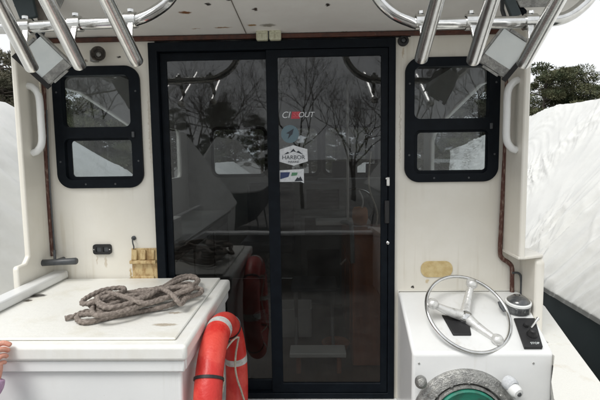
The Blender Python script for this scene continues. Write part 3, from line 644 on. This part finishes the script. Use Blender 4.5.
B().tube([(cx0+.004, -.004, .02), (cx0+.004, -.004, zbk+.002), (cx1-.004, -.004, zbk+.002)], .0035, 6).build('sealant_bead', G['boxtop'], con, smooth=50)
for (sx, sz) in ((cx0+.03, zf-.045), (cx1-.09, zf-.045), (cx0+.03, .45), (cx1-.06, .45)):
    B().lathe((sx, yf-.0005, sz), (0, -1, 0), [(.0055, 0), (.0045, .0025), (0, .003)], 10).build('screw', G['steel'], con, smooth=40)
# engine panel behind the wheel
c = onslope(460, 328, .001)
pts = [onslope(x, y, .001) for x, y in ((441, 317), (468, 321), (471, 337), (453, 337))]
B().add(pts+[q+sn*.016 for q in pts], [(0, 1, 2, 3), (7, 6, 5, 4), (0, 4, 5, 1), (1, 5, 6, 2), (2, 6, 7, 3), (3, 7, 4, 0)]).build('instrument_panel', G['rubber'], con, bevel=.004)
# switch panel
pts = [onslope(x, y, .001) for x, y in ((513, 321), (534, 321), (542, 350), (524, 350))]
sp_ = B().add(pts+[q+sn*.020 for q in pts], [(0, 1, 2, 3), (7, 6, 5, 4), (0, 4, 5, 1), (1, 5, 6, 2), (2, 6, 7, 3), (3, 7, 4, 0)]).build('switch_panel', G['rubber'], con, bevel=.003)
B().lathe(onslope(531, 338, .0205), sn, [(.024, 0), (.024, .006), (.019, .012), (.016, .03), (.011, .034), (0, .034)], 24).build('control_knob', G['rubber'], sp_, smooth=40)
B().lathe(onslope(525, 329, .0205), sn, [(.013, 0), (.013, .006), (.009, .014), (0, .015)], 18).build('key_switch', G['rubber'], sp_, smooth=40)
ga, gb = onslope(530, 331, .020), onslope(536, 325, .045)
B().tube([ga, ga.lerp(gb, .6), gb], [.005, .006, .008], 10).build('toggle_lever', G['steel'], sp_, smooth=50)
mt = Matrix((Vector((1, 0, 0)), -su, sn)).transposed().to_4x4(); mt.translation = onslope(534, 346.5, .0206)
textmesh('lettering', 'STOP', .017, mt, G['lens'], sp_)
# compass / gauge pod
c = onslope(517, 312, .0)
cm = B().lathe(c, sn*.5+Vector((0, 0, .6)), [(.060, -.012), (.060, .004), (.056, .006), (.056, .046), (.061, .050), (.061, .060), (.054, .064)], 36).build('compass', G['white'], con, smooth=40)
B().lathe(c, sn*.5+Vector((0, 0, .6)), [(.0565, .007), (.060, .010), (.060, .044), (.0565, .047)], 36).build('dark_band', G['compass'], cm, smooth=40)
B().lathe(c, sn*.5+Vector((0, 0, .6)), [(.054, .060), (.050, .070), (.034, .082), (0, .088)], 36).build('glass_dome', G['compass'], cm, smooth=60)
# wheel
el, az = R(47), R(12)
n_ = Vector((math.sin(az)*math.cos(el), -math.cos(az)*math.cos(el), math.sin(el))); u_ = n_.cross(Vector((0, 0, 1))).normalized(); v_ = n_.cross(u_)
wc = at(468, 312.5, Y=-.24); WR = .202
wh = bpy.data.objects.new('steering_wheel', None); COL.objects.link(wh); wh.parent = con; wh.location = wc-Vector(LOC[con.name]); LOC[wh.name] = tuple(wc); wh['label'] = 'thin-rimmed stainless steering wheel with three white cast spokes'
def W(a, r, h=0): return wc+(u_*math.cos(a)+v_*math.sin(a))*r+n_*h
B().tube([W(2*math.pi*i/72, WR) for i in range(72)], .0088, 12, closed=True).build('rim', G['steel'], wh, smooth=70)
def ang(px, py):
    d = FW + RT2*((px-300)/F) - UP2*((py-200)/F); k = (wc-CAM).dot(n_)/d.dot(n_); q = CAM+d*k-wc
    return math.atan2(q.dot(v_), q.dot(u_)), q.length
hub = -.045
B().lathe(wc+n_*hub, n_, [(.020, -.10), (.020, -.01), (.032, -.005), (.036, .012), (.028, .024), (.012, .030), (0, .031)], 28).build('hub', G['steel'], wh, smooth=50)
G['cast'] = mat('worn_white_cast_spokes', (.66, .66, .64), .3, metal=.35, col2=(.42, .42, .40), scale=30, lo=.5, hi=.72, bump=.2, coat=.4)
for (px, py) in ((472, 279), (432, 304), (500, 343)):
    a, L_ = ang(px, py)
    P = [W(a, .018, hub+.008), W(a, .06, hub+.012), W(a, .105, -.022), W(a, .15, -.008), W(a, WR-.004, 0)]
    B().tube(catmull(P, 5), [.027-.0007*i for i in range(21)], 12).build('spoke', G['cast'], wh, smooth=60)
    B().lathe(W(a, WR-.03, .002), n_, [(.018, -.014), (.028, -.004), (.029, .007), (.018, .022), (0, .026)], 18).build('spoke_boss', G['cast'], wh, smooth=60)
a, L_ = ang(503, 306)
B().tube([W(a-.14, WR-.012, -.004), W(a, WR-.016, -.004), W(a+.14, WR-.012, -.004)], [.006, .009, .006], 8).build('rim_grip', G['greyplastic'], wh, smooth=60)

# ================================================================== POT HAULER ON THE POD'S FRONT
hc = at(467, 424, Y=-.43)
t = thing('pot_hauler', 'round cast pot hauler with green bowl on the front of the white pod', 'pot hauler', tuple(hc))
ax = Vector((0, -1, .10)).normalized()
B().lathe(hc+Vector((0, .045, 0)), ax, [(.175, 0), (.232, 0), (.238, .008), (.236, .030), (.228, .040), (.214, .044), (.208, .056), (.184, .060), (.178, .050), (.178, .030), (.179, 0)], 72).build('outer_plate', G['steel_dull'], t, smooth=35)
B().lathe(hc+Vector((0, .045, 0)), ax, [(.174, .005), (.174, .062), (.170, .070), (.164, .070), (.161, .060), (.161, .02)], 64).build('inner_ring', G['steel_dull'], t, smooth=35, label='darker worn inner ring')
B().lathe(hc+Vector((0, .045, 0)), ax, [(.160, .052), (.158, .074), (.150, .078), (.128, .062), (.07, .052), (.03, .05), (.028, .07), (0, .072)], 64).build('bowl', G['green'], t, smooth=35)
for px, py, r in ((514, 390, .030), (421, 383, .020)):
    c = at(px, py, Y=-.46)
    if px > 500:
        B().lathe(c+Vector((-.012, .03, .018)), (.35, -1, -.15), [(.030, -.01), (.033, .01), (.030, .028), (.020, .034)], 24).build('guide_pulley', G['stk_white'], t, smooth=40)
        B().lathe(c, (.35, -1, -.2), [(.026, -.02), (.029, .0), (.029, .018), (.022, .03), (.010, .032), (.010, .028), (0, .028)], 24).build('roller', G['white'], t, smooth=40)
        B().lathe(c, (.35, -1, -.2), [(.0095, .028), (.0095, .036), (0, .037)], 6).build('bolt', G['greyplastic'], t)
    else:
        B().lathe(c, (-.2, -1, .2), [(.026, -.03), (.026, .0), (.018, .01), (.012, .018), (0, .019)], 18).build('lug', G['steel_dull'], t, smooth=40)
for k in range(7):
    a = R(20+k*23.3)
    c = hc+Vector((math.cos(a)*.195, .045, 0))+Vector((0, 0, math.sin(a)*.195))+ax*.0585
    B().lathe(c, ax, [(.008, -.004), (.008, .004), (.005, .006), (0, .006)], 6).build('bolt', G['steel_dull'], t)
B().lathe(hc+Vector((0, .045, 0)), (0, 1, 0), [(.10, -.02), (.10, .06)], 24).build('mount', G['white'], t, smooth=40)

# ================================================================== HAND AT THE LEFT EDGE
def skin_chain(name, chains, m, parent, sub=2):
    me = bpy.data.meshes.new(name); vs = []; es = []; rs = []; roots = set()
    for ch in chains:
        if not isinstance(ch[0], int): roots.add(len(vs))
        prev = ch[0] if isinstance(ch[0], int) else None
        for q in (ch[1:] if prev is not None else ch):
            vs.append(q[0]); rs.append(q[1]); i = len(vs)-1
            if prev is not None: es.append((prev, i))
            prev = i
    me.from_pydata([tuple(v) for v in vs], es, []); o = bpy.data.objects.new(name, me); COL.objects.link(o)
    sk = o.modifiers.new('skin', 'SKIN'); sk.use_smooth_shade = True; sb = o.modifiers.new('sub', 'SUBSURF'); sb.levels = sub; sb.render_levels = sub
    lay = me.skin_vertices[0].data
    for i, r in enumerate(rs): lay[i].radius = (r, r) if not hasattr(r, '__len__') else r; lay[i].use_root = (i in roots)
    bpy.context.view_layer.update()
    me2 = bpy.data.meshes.new_from_object(o.evaluated_get(bpy.context.evaluated_depsgraph_get())); bpy.data.objects.remove(o)
    me2.name = name; me2.shade_smooth(); return link(me2, name, m, parent, norm=False)
tip = at(13, 346, Y=by0-.012)         # index fingertip rests on the locker's front lip
per = thing('person', 'person at the left edge, only fingers and a lilac cuff showing', 'person', tuple(tip))
w0 = tip+Vector((-.042, -.060, -.108))   # wrist
def F_(dx, dy, dz): return tip+Vector((dx, dy, dz))
palm = [[(w0, .025), (F_(-.042, -.052, -.085), .028), (F_(-.042, -.044, -.060), .030), (F_(-.044, -.034, -.036), .024)]]
hand_ch = palm+[
    [(F_(-.044, -.046, -.050), .015), (F_(-.054, -.034, -.014), .0120), (F_(-.048, -.020, .010), .0108), (F_(-.030, -.004, .014), .0102), (F_(-.013, .0, .006), .0098), (F_(-.006, .001, .000), .0080)],
    [(F_(-.044, -.046, -.050), .015), (F_(-.040, -.042, -.018), .0120), (F_(-.034, -.034, .000), .0108), (F_(-.022, -.016, -.004), .0098), (F_(-.015, -.006, -.012), .0092), (F_(-.012, -.004, -.019), .0075)],
    [(F_(-.044, -.046, -.050), .015), (F_(-.034, -.048, -.038), .0115), (F_(-.028, -.042, -.024), .0104), (F_(-.021, -.024, -.023), .0096), (F_(-.019, -.011, -.031), .0088), (F_(-.018, -.007, -.037), .0072)],
    [(F_(-.044, -.046, -.050), .015), (F_(-.030, -.050, -.058), .0105), (F_(-.026, -.044, -.048), .0092), (F_(-.023, -.028, -.047), .0082), (F_(-.023, -.015, -.052), .0074), (F_(-.023, -.011, -.057), .0062)],
    [(F_(-.056, -.046, -.078), .015), (F_(-.078, -.032, -.068), .0140), (F_(-.082, -.018, -.040), .0118), (F_(-.076, -.004, -.010), .0102), (F_(-.070, .000, .004), .0082)]]
skin_chain('hand', hand_ch, G['skin'], per)
el_ = w0+Vector((-.16, -.18, -.20))
B().tube(catmull([w0+Vector((.004, .006, .016)), w0+Vector((-.008, -.012, -.018)), w0.lerp(el_, .5), el_, el_+Vector((-.09, -.10, .16)), el_+Vector((-.14, -.18, .30))], 6),
         [.031, .034, .035, .036, .038, .039, .040]+[.042+.0008*i for i in range(24)], 20).build('sleeve', G['sleeve'], per, smooth=70)

# ================================================================== INSIDE THE CABIN (dim, through the glass)
t = thing('helm_locker', 'reddish varnished wood locker inside the cabin behind the right of the door', 'locker', (.5, .9, .2))
B().prism([(.55, .2), (1.7, .2), (1.7, .98), (.75, 1.10), (.60, 1.06), (.55, .95)], 'X', .25, .80).build('carcass', G['mahog'], t, bevel=.01)
B().tube(catmull([(.25, .53, .90), (.25, .58, 1.08), (.25, .76, 1.125), (.25, 1.7, 1.0)], 6), .014, 8).build('edge_trim', G['cabgrey'], t, smooth=50)
for i in range(2): B().box(.242, .2495, .68+.5*i, 1.10+.5*i, .30, .86).build('locker_door', G['mahog'], t, bevel=.006)
t = thing('galley_cabinet', 'grey cabinet with dark openings inside the cabin, right of the stickers', 'cabinet', (.05, 1.9, .2))
plate('carcass', [(-.12, .2), (.30, .2), (.30, 1.34), (-.12, 1.34)], [[(-.06, 1.10), (.24, 1.10), (.24, 1.28), (-.06, 1.28)], [(-.08, .86), (.26, .86), (.26, 1.02), (-.08, 1.02)], [(-.06, .35), (.24, .35), (.24, .72), (-.06, .72)]], 'Y', 1.85, 1.87, G['cabgrey'], t, bevel=.004)
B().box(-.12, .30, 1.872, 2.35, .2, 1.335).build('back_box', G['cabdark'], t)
B().box(.02, .50, 1.62, 1.845, .98, 1.02).build('counter', G['extwhite'], t, bevel=.006)
t = thing('pedestal_chair', 'dark pedestal chair inside the cabin behind the glass', 'chair', (-.38, 1.5, .2))
B().box(-.60, -.16, 1.30, 1.72, .80, .90).build('cushion', G['seat'], t, bevel=.03, segs=3)
B().box(-.59, -.17, 1.70, 1.79, .92, 1.36).build('backrest', G['seat'], t, bevel=.03, segs=3)
B().lathe((-.38, 1.52, .2), (0, 0, 1), [(.16, 0), (.15, .02), (.045, .04), (.04, .60)], 20).build('pedestal', G['steel_dull'], t, smooth=40)
t = thing('cabin_counter', 'long low counter along the left inside of the cabin', 'counter', (-1.15, 1.5, .2))
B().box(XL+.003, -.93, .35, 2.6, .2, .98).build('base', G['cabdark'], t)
B().box(XL+.003, -.90, .33, 2.62, .981, 1.01).build('counter_top', G['cabgrey'], t, bevel=.006)
for i in range(3): B().box(-.929, -.915, .42+.72*i, 1.06+.72*i, .28, .90).build('cupboard_door', G['cabgrey'], t, bevel=.006)
t = thing('dashboard', 'inner helm dashboard under the front windows with small screens', 'dashboard', (.4, 2.5, .2))
B().prism([(2.35, .2), (2.78, .2), (2.78, 1.34), (2.55, 1.34), (2.35, 1.18)], 'X', .05, .97).build('console', G['cabgrey'], t, bevel=.01)
B().box(.20, .46, 2.42, 2.47, 1.36, 1.53).build('plotter', G['rubber'], t, bevel=.008)
B().box(.55, .76, 2.42, 2.47, 1.36, 1.50).build('sounder', G['rubber'], t, bevel=.008)
B().tube([Vector((.42+.19*math.cos(a), 2.24-.06*math.sin(a), 1.08+.18*math.sin(a))) for a in [2*math.pi*i/32 for i in range(32)]], .010, 8, closed=True).build('inner_wheel', G['steel'], t, smooth=60)
t = thing('coiled_air_hose', 'thin pale hose looping down inside the cabin at the right', 'hose', (.4, 1.2, .9))
B().tube(catmull([(.46, 1.3, 1.62), (.44, 1.25, 1.35), (.50, 1.2, 1.12), (.42, 1.1, .92), (.28, 1.05, .84), (.20, 1.0, .78)], 8), .007, 8).build('hose_line', G['line'], t, smooth=60)
B().lathe((.46, 1.3, 1.62), (0, 0, 1), [(.02, 0), (.025, .02), (.02, .04), (0, .04)], 12).build('hose_end', G['greyplastic'], t, smooth=40)
t = thing('mast_rail', 'slim pale upright rail inside the cabin', 'rail', (.28, 1.6, .2))
B().tube([(.30, 1.6, .2), (.30, 1.6, 2.19)], .012, 10).build('rail_tube', G['extwhite'], t, smooth=50)

t = thing('folding_stool', 'pale-framed folding stool standing on the cabin floor behind the glass', 'stool', (0, .85, .2))
for sx in (-.13, .13):
    for (a_, b_) in (((sx, .70, .21), (sx, 1.0, .66)), ((sx, 1.0, .21), (sx, .70, .66))):
        B().tube([Vector(a_), Vector(b_)], .011, 8).build('leg', G['cabgrey'], t, smooth=50)
B().box(-.16, .16, .68, 1.02, .665, .69).build('stool_seat', G['seat'], t, bevel=.008)
t = thing('step_board', 'pale low step board on the cabin floor just inside the door', 'step', (.05, .5, .2))
B().box(-.16, .20, .42, .56, .315, .345).build('tread', G['extwhite'], t, bevel=.006)
for x_ in (-.12, .14): B().box(x_, x_+.03, .44, .54, .201, .3145).build('foot', G['mahog'], t, bevel=.004)
t = thing('tool_crate', 'small pale crate of gear on the cabin floor behind the folding stool', 'crate', (-.16, 1.15, .2))
plate('crate_wall', rrect(-.30, -.02, 1.05, 1.30, .02), [rrect(-.29, -.03, 1.06, 1.29, .015)], 'Z', .201, .42, G['extwhite'], t, bevel=.002)
B().box(-.285, -.035, 1.065, 1.285, .202, .21).build('crate_floor', G['cabgrey'], t)
t = thing('orange_coil', 'small orange-brown coil of line lying at the foot of the wood locker', 'line', (.16, .9, .2))
B().tube([Vector((.15+(.07+.006*k)*math.cos(a), .80+(.07+.006*k)*math.sin(a), .215+.012*k)) for k in range(5) for a in [2*math.pi*i/18 for i in range(18)]], .008, 8).build('coil', mat('orange_line', (.45, .16, .06), .8), t, smooth=60)
t = thing('clay_pot', 'small orange-brown pot on top of the wood locker in the cabin', 'pot', (.34, .95, 1.07))
B().lathe((.34, .95, 1.085), (0, 0, 1), [(.0, 0), (.045, 0), (.058, .05), (.055, .11), (.045, .13), (.040, .125), (.045, .06), (0, .02)], 20).build('pot_body', mat('orange_brown_clay', (.50, .20, .06), .6, col2=(.36, .13, .04), scale=30), t, smooth=40)
B().tube(catmull([(.34, .95, 1.16), (.36, .93, 1.26), (.33, .92, 1.34)], 5), .006, 8).build('handle', G['extwhite'], t, smooth=50)
t = thing('supply_bin', 'pale open bin on the left counter inside the cabin', 'bin', (-1.1, .8, 1.01))
plate('bin_wall', rrect(-1.25, -.97, .62, .98, .03), [rrect(-1.24, -.98, .63, .97, .025)], 'Z', 1.012, 1.16, G['extwhite'], t, bevel=.002)
B().box(-1.235, -.985, .635, .965, 1.013, 1.02).build('bin_floor', G['extwhite'], t)
t = thing('red_extinguisher', 'small dark red cylinder low on the left inside the cabin', 'extinguisher', (-.80, .45, .2))
B().lathe((-.80, .45, .201), (0, 0, 1), [(0, 0), (.055, 0), (.06, .01), (.06, .30), (.04, .34), (.018, .36), (.018, .39), (0, .39)], 24).build('cylinder_body', G['red'], t, smooth=50)
B().box(-.83, -.74, .44, .46, .592, .61).build('valve', G['rubber'], t, bevel=.004)

# ================================================================== GROUND
g = B(); n = 40
for i in range(n+1):
    for j in range(n+1):
        x = -300+600*i/n; y = -300+600*j/n; g.v.append(Vector((x, y, -1.75)))
for i in range(n):
    for j in range(n): a = i*(n+1)+j; g.f.append((a, a+1, a+n+2, a+n+1))
o = g.build('ground', G['ground']); struct(o)

# ================================================================== SHRINK-WRAPPED NEIGHBOURS
def wrapped_boat(label, cxl, y0, y1, half, zg, ridge, bow=1, group=None, res=(150, 60), amp=1.0, hullmat='hulldark', seed=0, fall=None, rot=0, ts=.55, drop=.02, dense=None):
    """hull, keel, stands and a tent of wrinkled wrap; local frame: y along the boat, bow end at y1 when bow>0"""
    t = thing('wrapped_boat', label, 'boat', (cxl, (y0+y1)/2, -1.75), group)
    nu, nv = res
    def hw(s):      # half width along 0..1 (stern..bow)
        return half*(1 if s < ts else max(.03, 1-((s-ts)/(1-ts))**2.1))*(.93+.07*min(1, s/.1))
    def zgun(s): return zg+.175*max(0, (s-ts)/(1-ts))**2
    def zrid(s):
        if fall: return fall(s)
        return ridge-(.5*max(0, .12-s)/.12)-(.9*max(0, s-.72)/.28)
    wv = B()
    if dense:
        yl = [y0+(dense[0]-y0)*i/90 for i in range(90)]+[dense[0]+(dense[1]-dense[0])*i/res[0] for i in range(res[0])]+[dense[1]+(y1-dense[1])*i/60 for i in range(61)]
    else: yl = [y0+(y1-y0)*i/nu for i in range(nu+1)]
    nu = len(yl)-1
    for i in range(nu+1):
        y = yl[i]; s = (y-y0)/(y1-y0); h = hw(s); zg_ = zgun(s); zr = max(zrid(s), zg_+.06)
        for j in range(-nv, nv+1):
            t_ = abs(j)/nv; sg = 1 if j > 0 else -1
            if t_ < .82:
                q = t_/.82; x = h*q*1.01; z = zr+(zg_-zr)*(q**1.12)-.04*math.sin(q*math.pi)
            else:
                q = (t_-.82)/.18; x = h*(1.01-.02*q); z = zg_-drop*3*q
            p = Vector((x*sg, y, z))
            q = min(1, t_/.82); V = z+x*.5
            s1 = noise.noise(Vector((y*.9, V*.9, seed+3.3*sg)))
            th = .65+.9*noise.noise(Vector((y*.55, V*.55, 77+seed)))      # the creases fan: their direction drifts
            ca, sa = math.cos(th), math.sin(th); A_, B_ = y*sa+V*ca, -y*ca+V*sa
            def rdg(a, b, k): return max(0, 1-abs(noise.noise(Vector((a, b, k+seed))))*2.8)**1.35
            patch = max(0, min(1, .55+1.6*noise.noise(Vector((y*1.1, V*1.4, 5+seed)))+.7*(q-.5)))
            w1 = s1*1.2
            d = amp*(.030*rdg(A_*5+w1, B_*1.1, 9)*(.3+.7*patch)+.026*patch*rdg(A_*11+w1*2, B_*2.4, 19)+.018*patch*rdg(B_*9+w1, A_*3.5, 29)+.004*patch*rdg(A_*20, B_*6, 39))+.035*s1*amp
            nrm = Vector((sg*(zr-zg_), 0, h)).normalized()
            p += nrm*(d-.012*amp)
            wv.v.append(Vector((cxl+p.x, p.y, p.z)))
    w_ = 2*nv+1
    for i in range(nu):
        for j in range(w_-1): a = i*w_+j; wv.f.append((a, a+1, a+w_+1, a+w_))
    wv.f.append(tuple(range(w_))); wv.f.append(tuple(nu*w_+j for j in range(w_)))
    wv.build('shrink_wrap', G['wrap'], t, smooth=50, norm=False)
    hb = B(); ns = 40; sc = [(1.0, .02), (.985, -.35), (.95, -.8), (.80, -1.15), (.30, -1.45), (.02, -1.5)]
    for i in range(ns+1):
        s = i/ns; y = y0+.02+(y1-y0-.04)*s; h = hw(s)*.985
        for sg in (1, -1):
            for f, dz in sc: hb.v.append(Vector((cxl+sg*h*f*(1 if dz > -.3 else (1-.35*max(0, s-.6))), y, zgun(s)+dz)))
    k = len(sc)
    for i in range(ns):
        for sg in (0, 1):
            for j in range(k-1): a = i*2*k+sg*k+j; hb.f.append((a, a+1, a+2*k+1, a+2*k))
    for e in (0, ns):
        a = e*2*k; hb.f.append(tuple([a+j for j in range(k)]+[a+k+j for j in range(k-1, -1, -1)]))
    hb.build('hull', G[hullmat], t, smooth=50)
    for fy in (.2, .55):
        for sg in (1, -1):
            y = y0+(y1-y0)*fy; x = cxl+sg*half*.8
            B().tube([(x, y, zg-1.05), (x+sg*.05, y, zg-1.3), (x+sg*.15, y, -1.749)], .035, 8).build('boat_stand', G['steel_dull'], t, smooth=50)
    return t
# starboard neighbour: near gunwale at X = 2.2, ridge at X = 3.45
def fall_r(s):
    y = -9+19*s
    return 2.26 if y < 5.0 else 2.26-(y-5.0)*.12
wrapped_boat('white shrink-wrapped boat with dark slate hull close alongside on the right', 3.6, -9.0, 10.0, 1.38, .30, 2.25, ts=.70, res=(380, 120), dense=(.6, 6.2), amp=1.0, seed=1, fall=fall_r)
def fall_l(s):
    y = -9+16.2*s
    return 2.17 if y < 2.3 else max(.3, 2.17-(y-2.3)*.265)
wrapped_boat('white shrink-wrapped boat close alongside on the left edge', -3.1, -9.0, 7.2, 1.3, .42, 2.17, ts=.739, res=(360, 44), amp=.7, hullmat='white', seed=2, fall=fall_l)
gb = 'wrapped boats ahead seen through the cabin windows'
wrapped_boat('shrink-wrapped boat well ahead, left of centre, seen through the cabin', -4.2, 16, 25, 1.6, .2, 1.30, res=(50, 20), amp=.8, seed=3, hullmat='white')
wrapped_boat('shrink-wrapped boat well ahead, right of centre, seen through the cabin', 2.4, 13, 22, 1.6, .2, 1.22, res=(50, 20), amp=.8, seed=4)
wrapped_boat('shrink-wrapped boat astern to the left, seen only reflected in the glass', -3.4, -20, -12, 1.5, .3, 2.3, res=(70, 24), amp=.8, seed=5)
wrapped_boat('shrink-wrapped boat astern to the right, seen only reflected in the glass', 3.8, -19, -11.5, 1.5, .3, 2.4, res=(70, 24), amp=.8, seed=6, hullmat='white')

# ================================================================== TREES
def pine_meshes(seed, H=9.0, spread=2.6, clumps=74, per=300, lean=0, mt='needle'):
    r = random.Random(seed); tr = B()
    path = [Vector((.12*math.sin(k*1.1+seed)*k/8, .1*math.cos(k+seed)*k/8, H*k/8)) for k in range(9)]
    tr.tube(path, [.20*(1-k/9)+.02 for k in range(9)], 8)
    cr = B()
    for c in range(clumps):
        f = r.uniform(.22, 1)**.8; zz = H*f
        rad = spread*(1-(f-.3)**2*1.25 if f > .3 else .75)*r.uniform(.25, 1); a = r.uniform(0, 6.283)
        e = Vector((math.cos(a)*rad, math.sin(a)*rad, zz+r.uniform(-.2, .5))); st = path[min(8, int(f*8))].copy(); st.z = min(H, zz-.35*rad*.5)
        tr.tube([st, st.lerp(e, .55)+Vector((0, 0, -.12)), e], [.05, .03, .012], 5)
        cs = r.uniform(.35, .75)
        for k in range(per):
            while True:
                d = Vector((r.uniform(-1, 1), r.uniform(-1, 1), r.uniform(-1, 1)))
                if d.length < 1: break
            q = e+Vector((d.x*cs, d.y*cs, d.z*cs*.5)); dr = (d+Vector((r.uniform(-.6, .6), r.uniform(-.6, .6), r.uniform(0, .9)))).normalized(); sd2 = dr.orthogonal().normalized()
            ll = r.uniform(.08, .17); ww = ll*.28
            cr.add([q-sd2*ww, q+sd2*ww, q+dr*ll], [(0, 1, 2)])
    a = bpy.data.meshes.new('trunk'); a.from_pydata([tuple(v) for v in tr.v], [], tr.f); a.materials.append(G['bark']); a.shade_smooth()
    b = bpy.data.meshes.new('crown'); b.from_pydata([tuple(v) for v in cr.v], [], cr.f); b.materials.append(G[mt])
    return a, b
def bare_meshes(seed, H=9.0, levels=6):
    r = random.Random(seed); tr = B(); cr = B()
    def grow(p, d, L, rad, lv):
        n = 3; pts = [p]; dd = d
        for i in range(n):
            dd = (dd+Vector((r.uniform(-.22, .22), r.uniform(-.22, .22), r.uniform(-.04, .12)))).normalized(); pts.append(pts[-1]+dd*L/n)
        tgt = tr if lv < 2 else cr
        tgt.tube(pts, [rad*(1-.3*i/n) for i in range(n+1)], 6 if lv < 2 else 3)
        if lv >= levels: return
        for k in range(3 if lv < 4 else 4):
            f = r.uniform(.35, 1) if k else 1
            st = pts[min(n, max(1, round(f*n)))]
            o2 = dd.orthogonal().normalized(); o2.rotate(Matrix.Rotation(r.uniform(0, 6.283), 3, dd))
            nd = (dd*r.uniform(.6, 1.1)+o2*r.uniform(.45, .95)+Vector((0, 0, .12))).normalized()
            grow(st, nd, L*r.uniform(.62, .82), rad*r.uniform(.5, .62), lv+1)
    grow(Vector((0, 0, 0)), Vector((0, 0, 1)), H*.28, .085, 0)
    a = bpy.data.meshes.new('trunk'); a.from_pydata([tuple(v) for v in tr.v], [], tr.f); a.materials.append(G['bark']); a.shade_smooth()
    b = bpy.data.meshes.new('crown'); b.from_pydata([tuple(v) for v in cr.v], [], cr.f); b.materials.append(G['twig'])
    return a, b
def plant(name, meshes, x, y, s, label, group, rz=0, sz=None):
    o = bpy.data.objects.new(name, None); COL.objects.link(o); o.location = (x, y, -1.75); o.scale = (s, s, sz or s); o.rotation_euler.z = rz
    o['label'] = label; o['category'] = 'tree'
    if group: o['group'] = group
    for nm, me in (('trunk', meshes[0]), ('crown', meshes[1])):
        c = bpy.data.objects.new(nm, me); COL.objects.link(c); c.parent = o
P1 = [pine_meshes(s, mt=m_) for s, m_ in ((1, 'needle'), (2, 'needle'), (3, 'needle2'))]
B1 = [bare_meshes(s) for s in (11, 12, 13)]
# right: the pine clump over the wrapped boat (placed by bearing and distance)
def bearing(px, dist):
    d = at(px, 150, Y=CAM.y+dist); return d.x, d.y
for px, dist, s, m_, lab in ((544, 30, .90, 0, 'bushy olive-green pine over the right-hand boat, nearest the cabin'), (568, 31, .93, 1, 'tall pine in the middle of the clump over the right-hand boat'),
                       (600, 33, .84, 0, 'lower pine at the right edge of the photo'), (524, 34, .80, 1, 'low pine just right of the cabin corner'), (622, 34, .86, 1, 'pine just beyond the right edge of the photo')):
    x, y = bearing(px, dist); plant('pine_tree', P1[m_], x, y, s*1.22, lab, None, rnd.uniform(0, 6), sz=s)
for px, dist, s, m_, lab in ((4, 24, .97, 2, 'dull brown-green pine at the left edge above the wrapped boat'), (-22, 25, .95, 2, 'dull pine just beyond the left edge of the photo'), (26, 30, 1.05, 2, 'dull pine partly behind the left wing of the cabin')):
    x, y = bearing(px, dist); plant('pine_tree', P1[m_], x, y, s*1.22, lab, None, rnd.uniform(0, 6), sz=s)
x, y = bearing(12, 20); plant('bare_tree', B1[0], x, y, .80, 'bare leafless tree at the left edge above the wrapped boat', None, 1.2)
for i, px in enumerate(range(36, 520, 17)):
    x, y = bearing(px+rnd.uniform(-6, 6), rnd.uniform(38, 46) if 150 < px < 420 else rnd.uniform(24, 29))
    plant('pine_tree', P1[i % 3], x, y, rnd.uniform(.62, .85), 'dark pine ahead, one of the row seen dimly through the cabin glass', 'pines ahead seen through the cabin', rnd.uniform(0, 6))
for i in range(22):
    a = R(180+rnd.uniform(-4, 4)-62+i*5.9); dist = rnd.uniform(22, 32)
    plant('bare_tree', B1[i % 3], CAM.x+math.sin(a)*dist, CAM.y+math.cos(a)*dist, rnd.uniform(1.15, 1.55), 'bare leafless tree astern, one of the row reflected in the glass', 'bare trees astern reflected in the glass', rnd.uniform(0, 6))
for i in range(11):
    a = R(188+i*6.0+rnd.uniform(-2, 2)); dist = rnd.uniform(30, 38)
    plant('pine_tree', P1[i % 3], CAM.x+math.sin(a)*dist, CAM.y+math.cos(a)*dist, rnd.uniform(.55, .8), 'dark pine astern, one of the row reflected in the glass', 'pines astern reflected in the glass', rnd.uniform(0, 6))
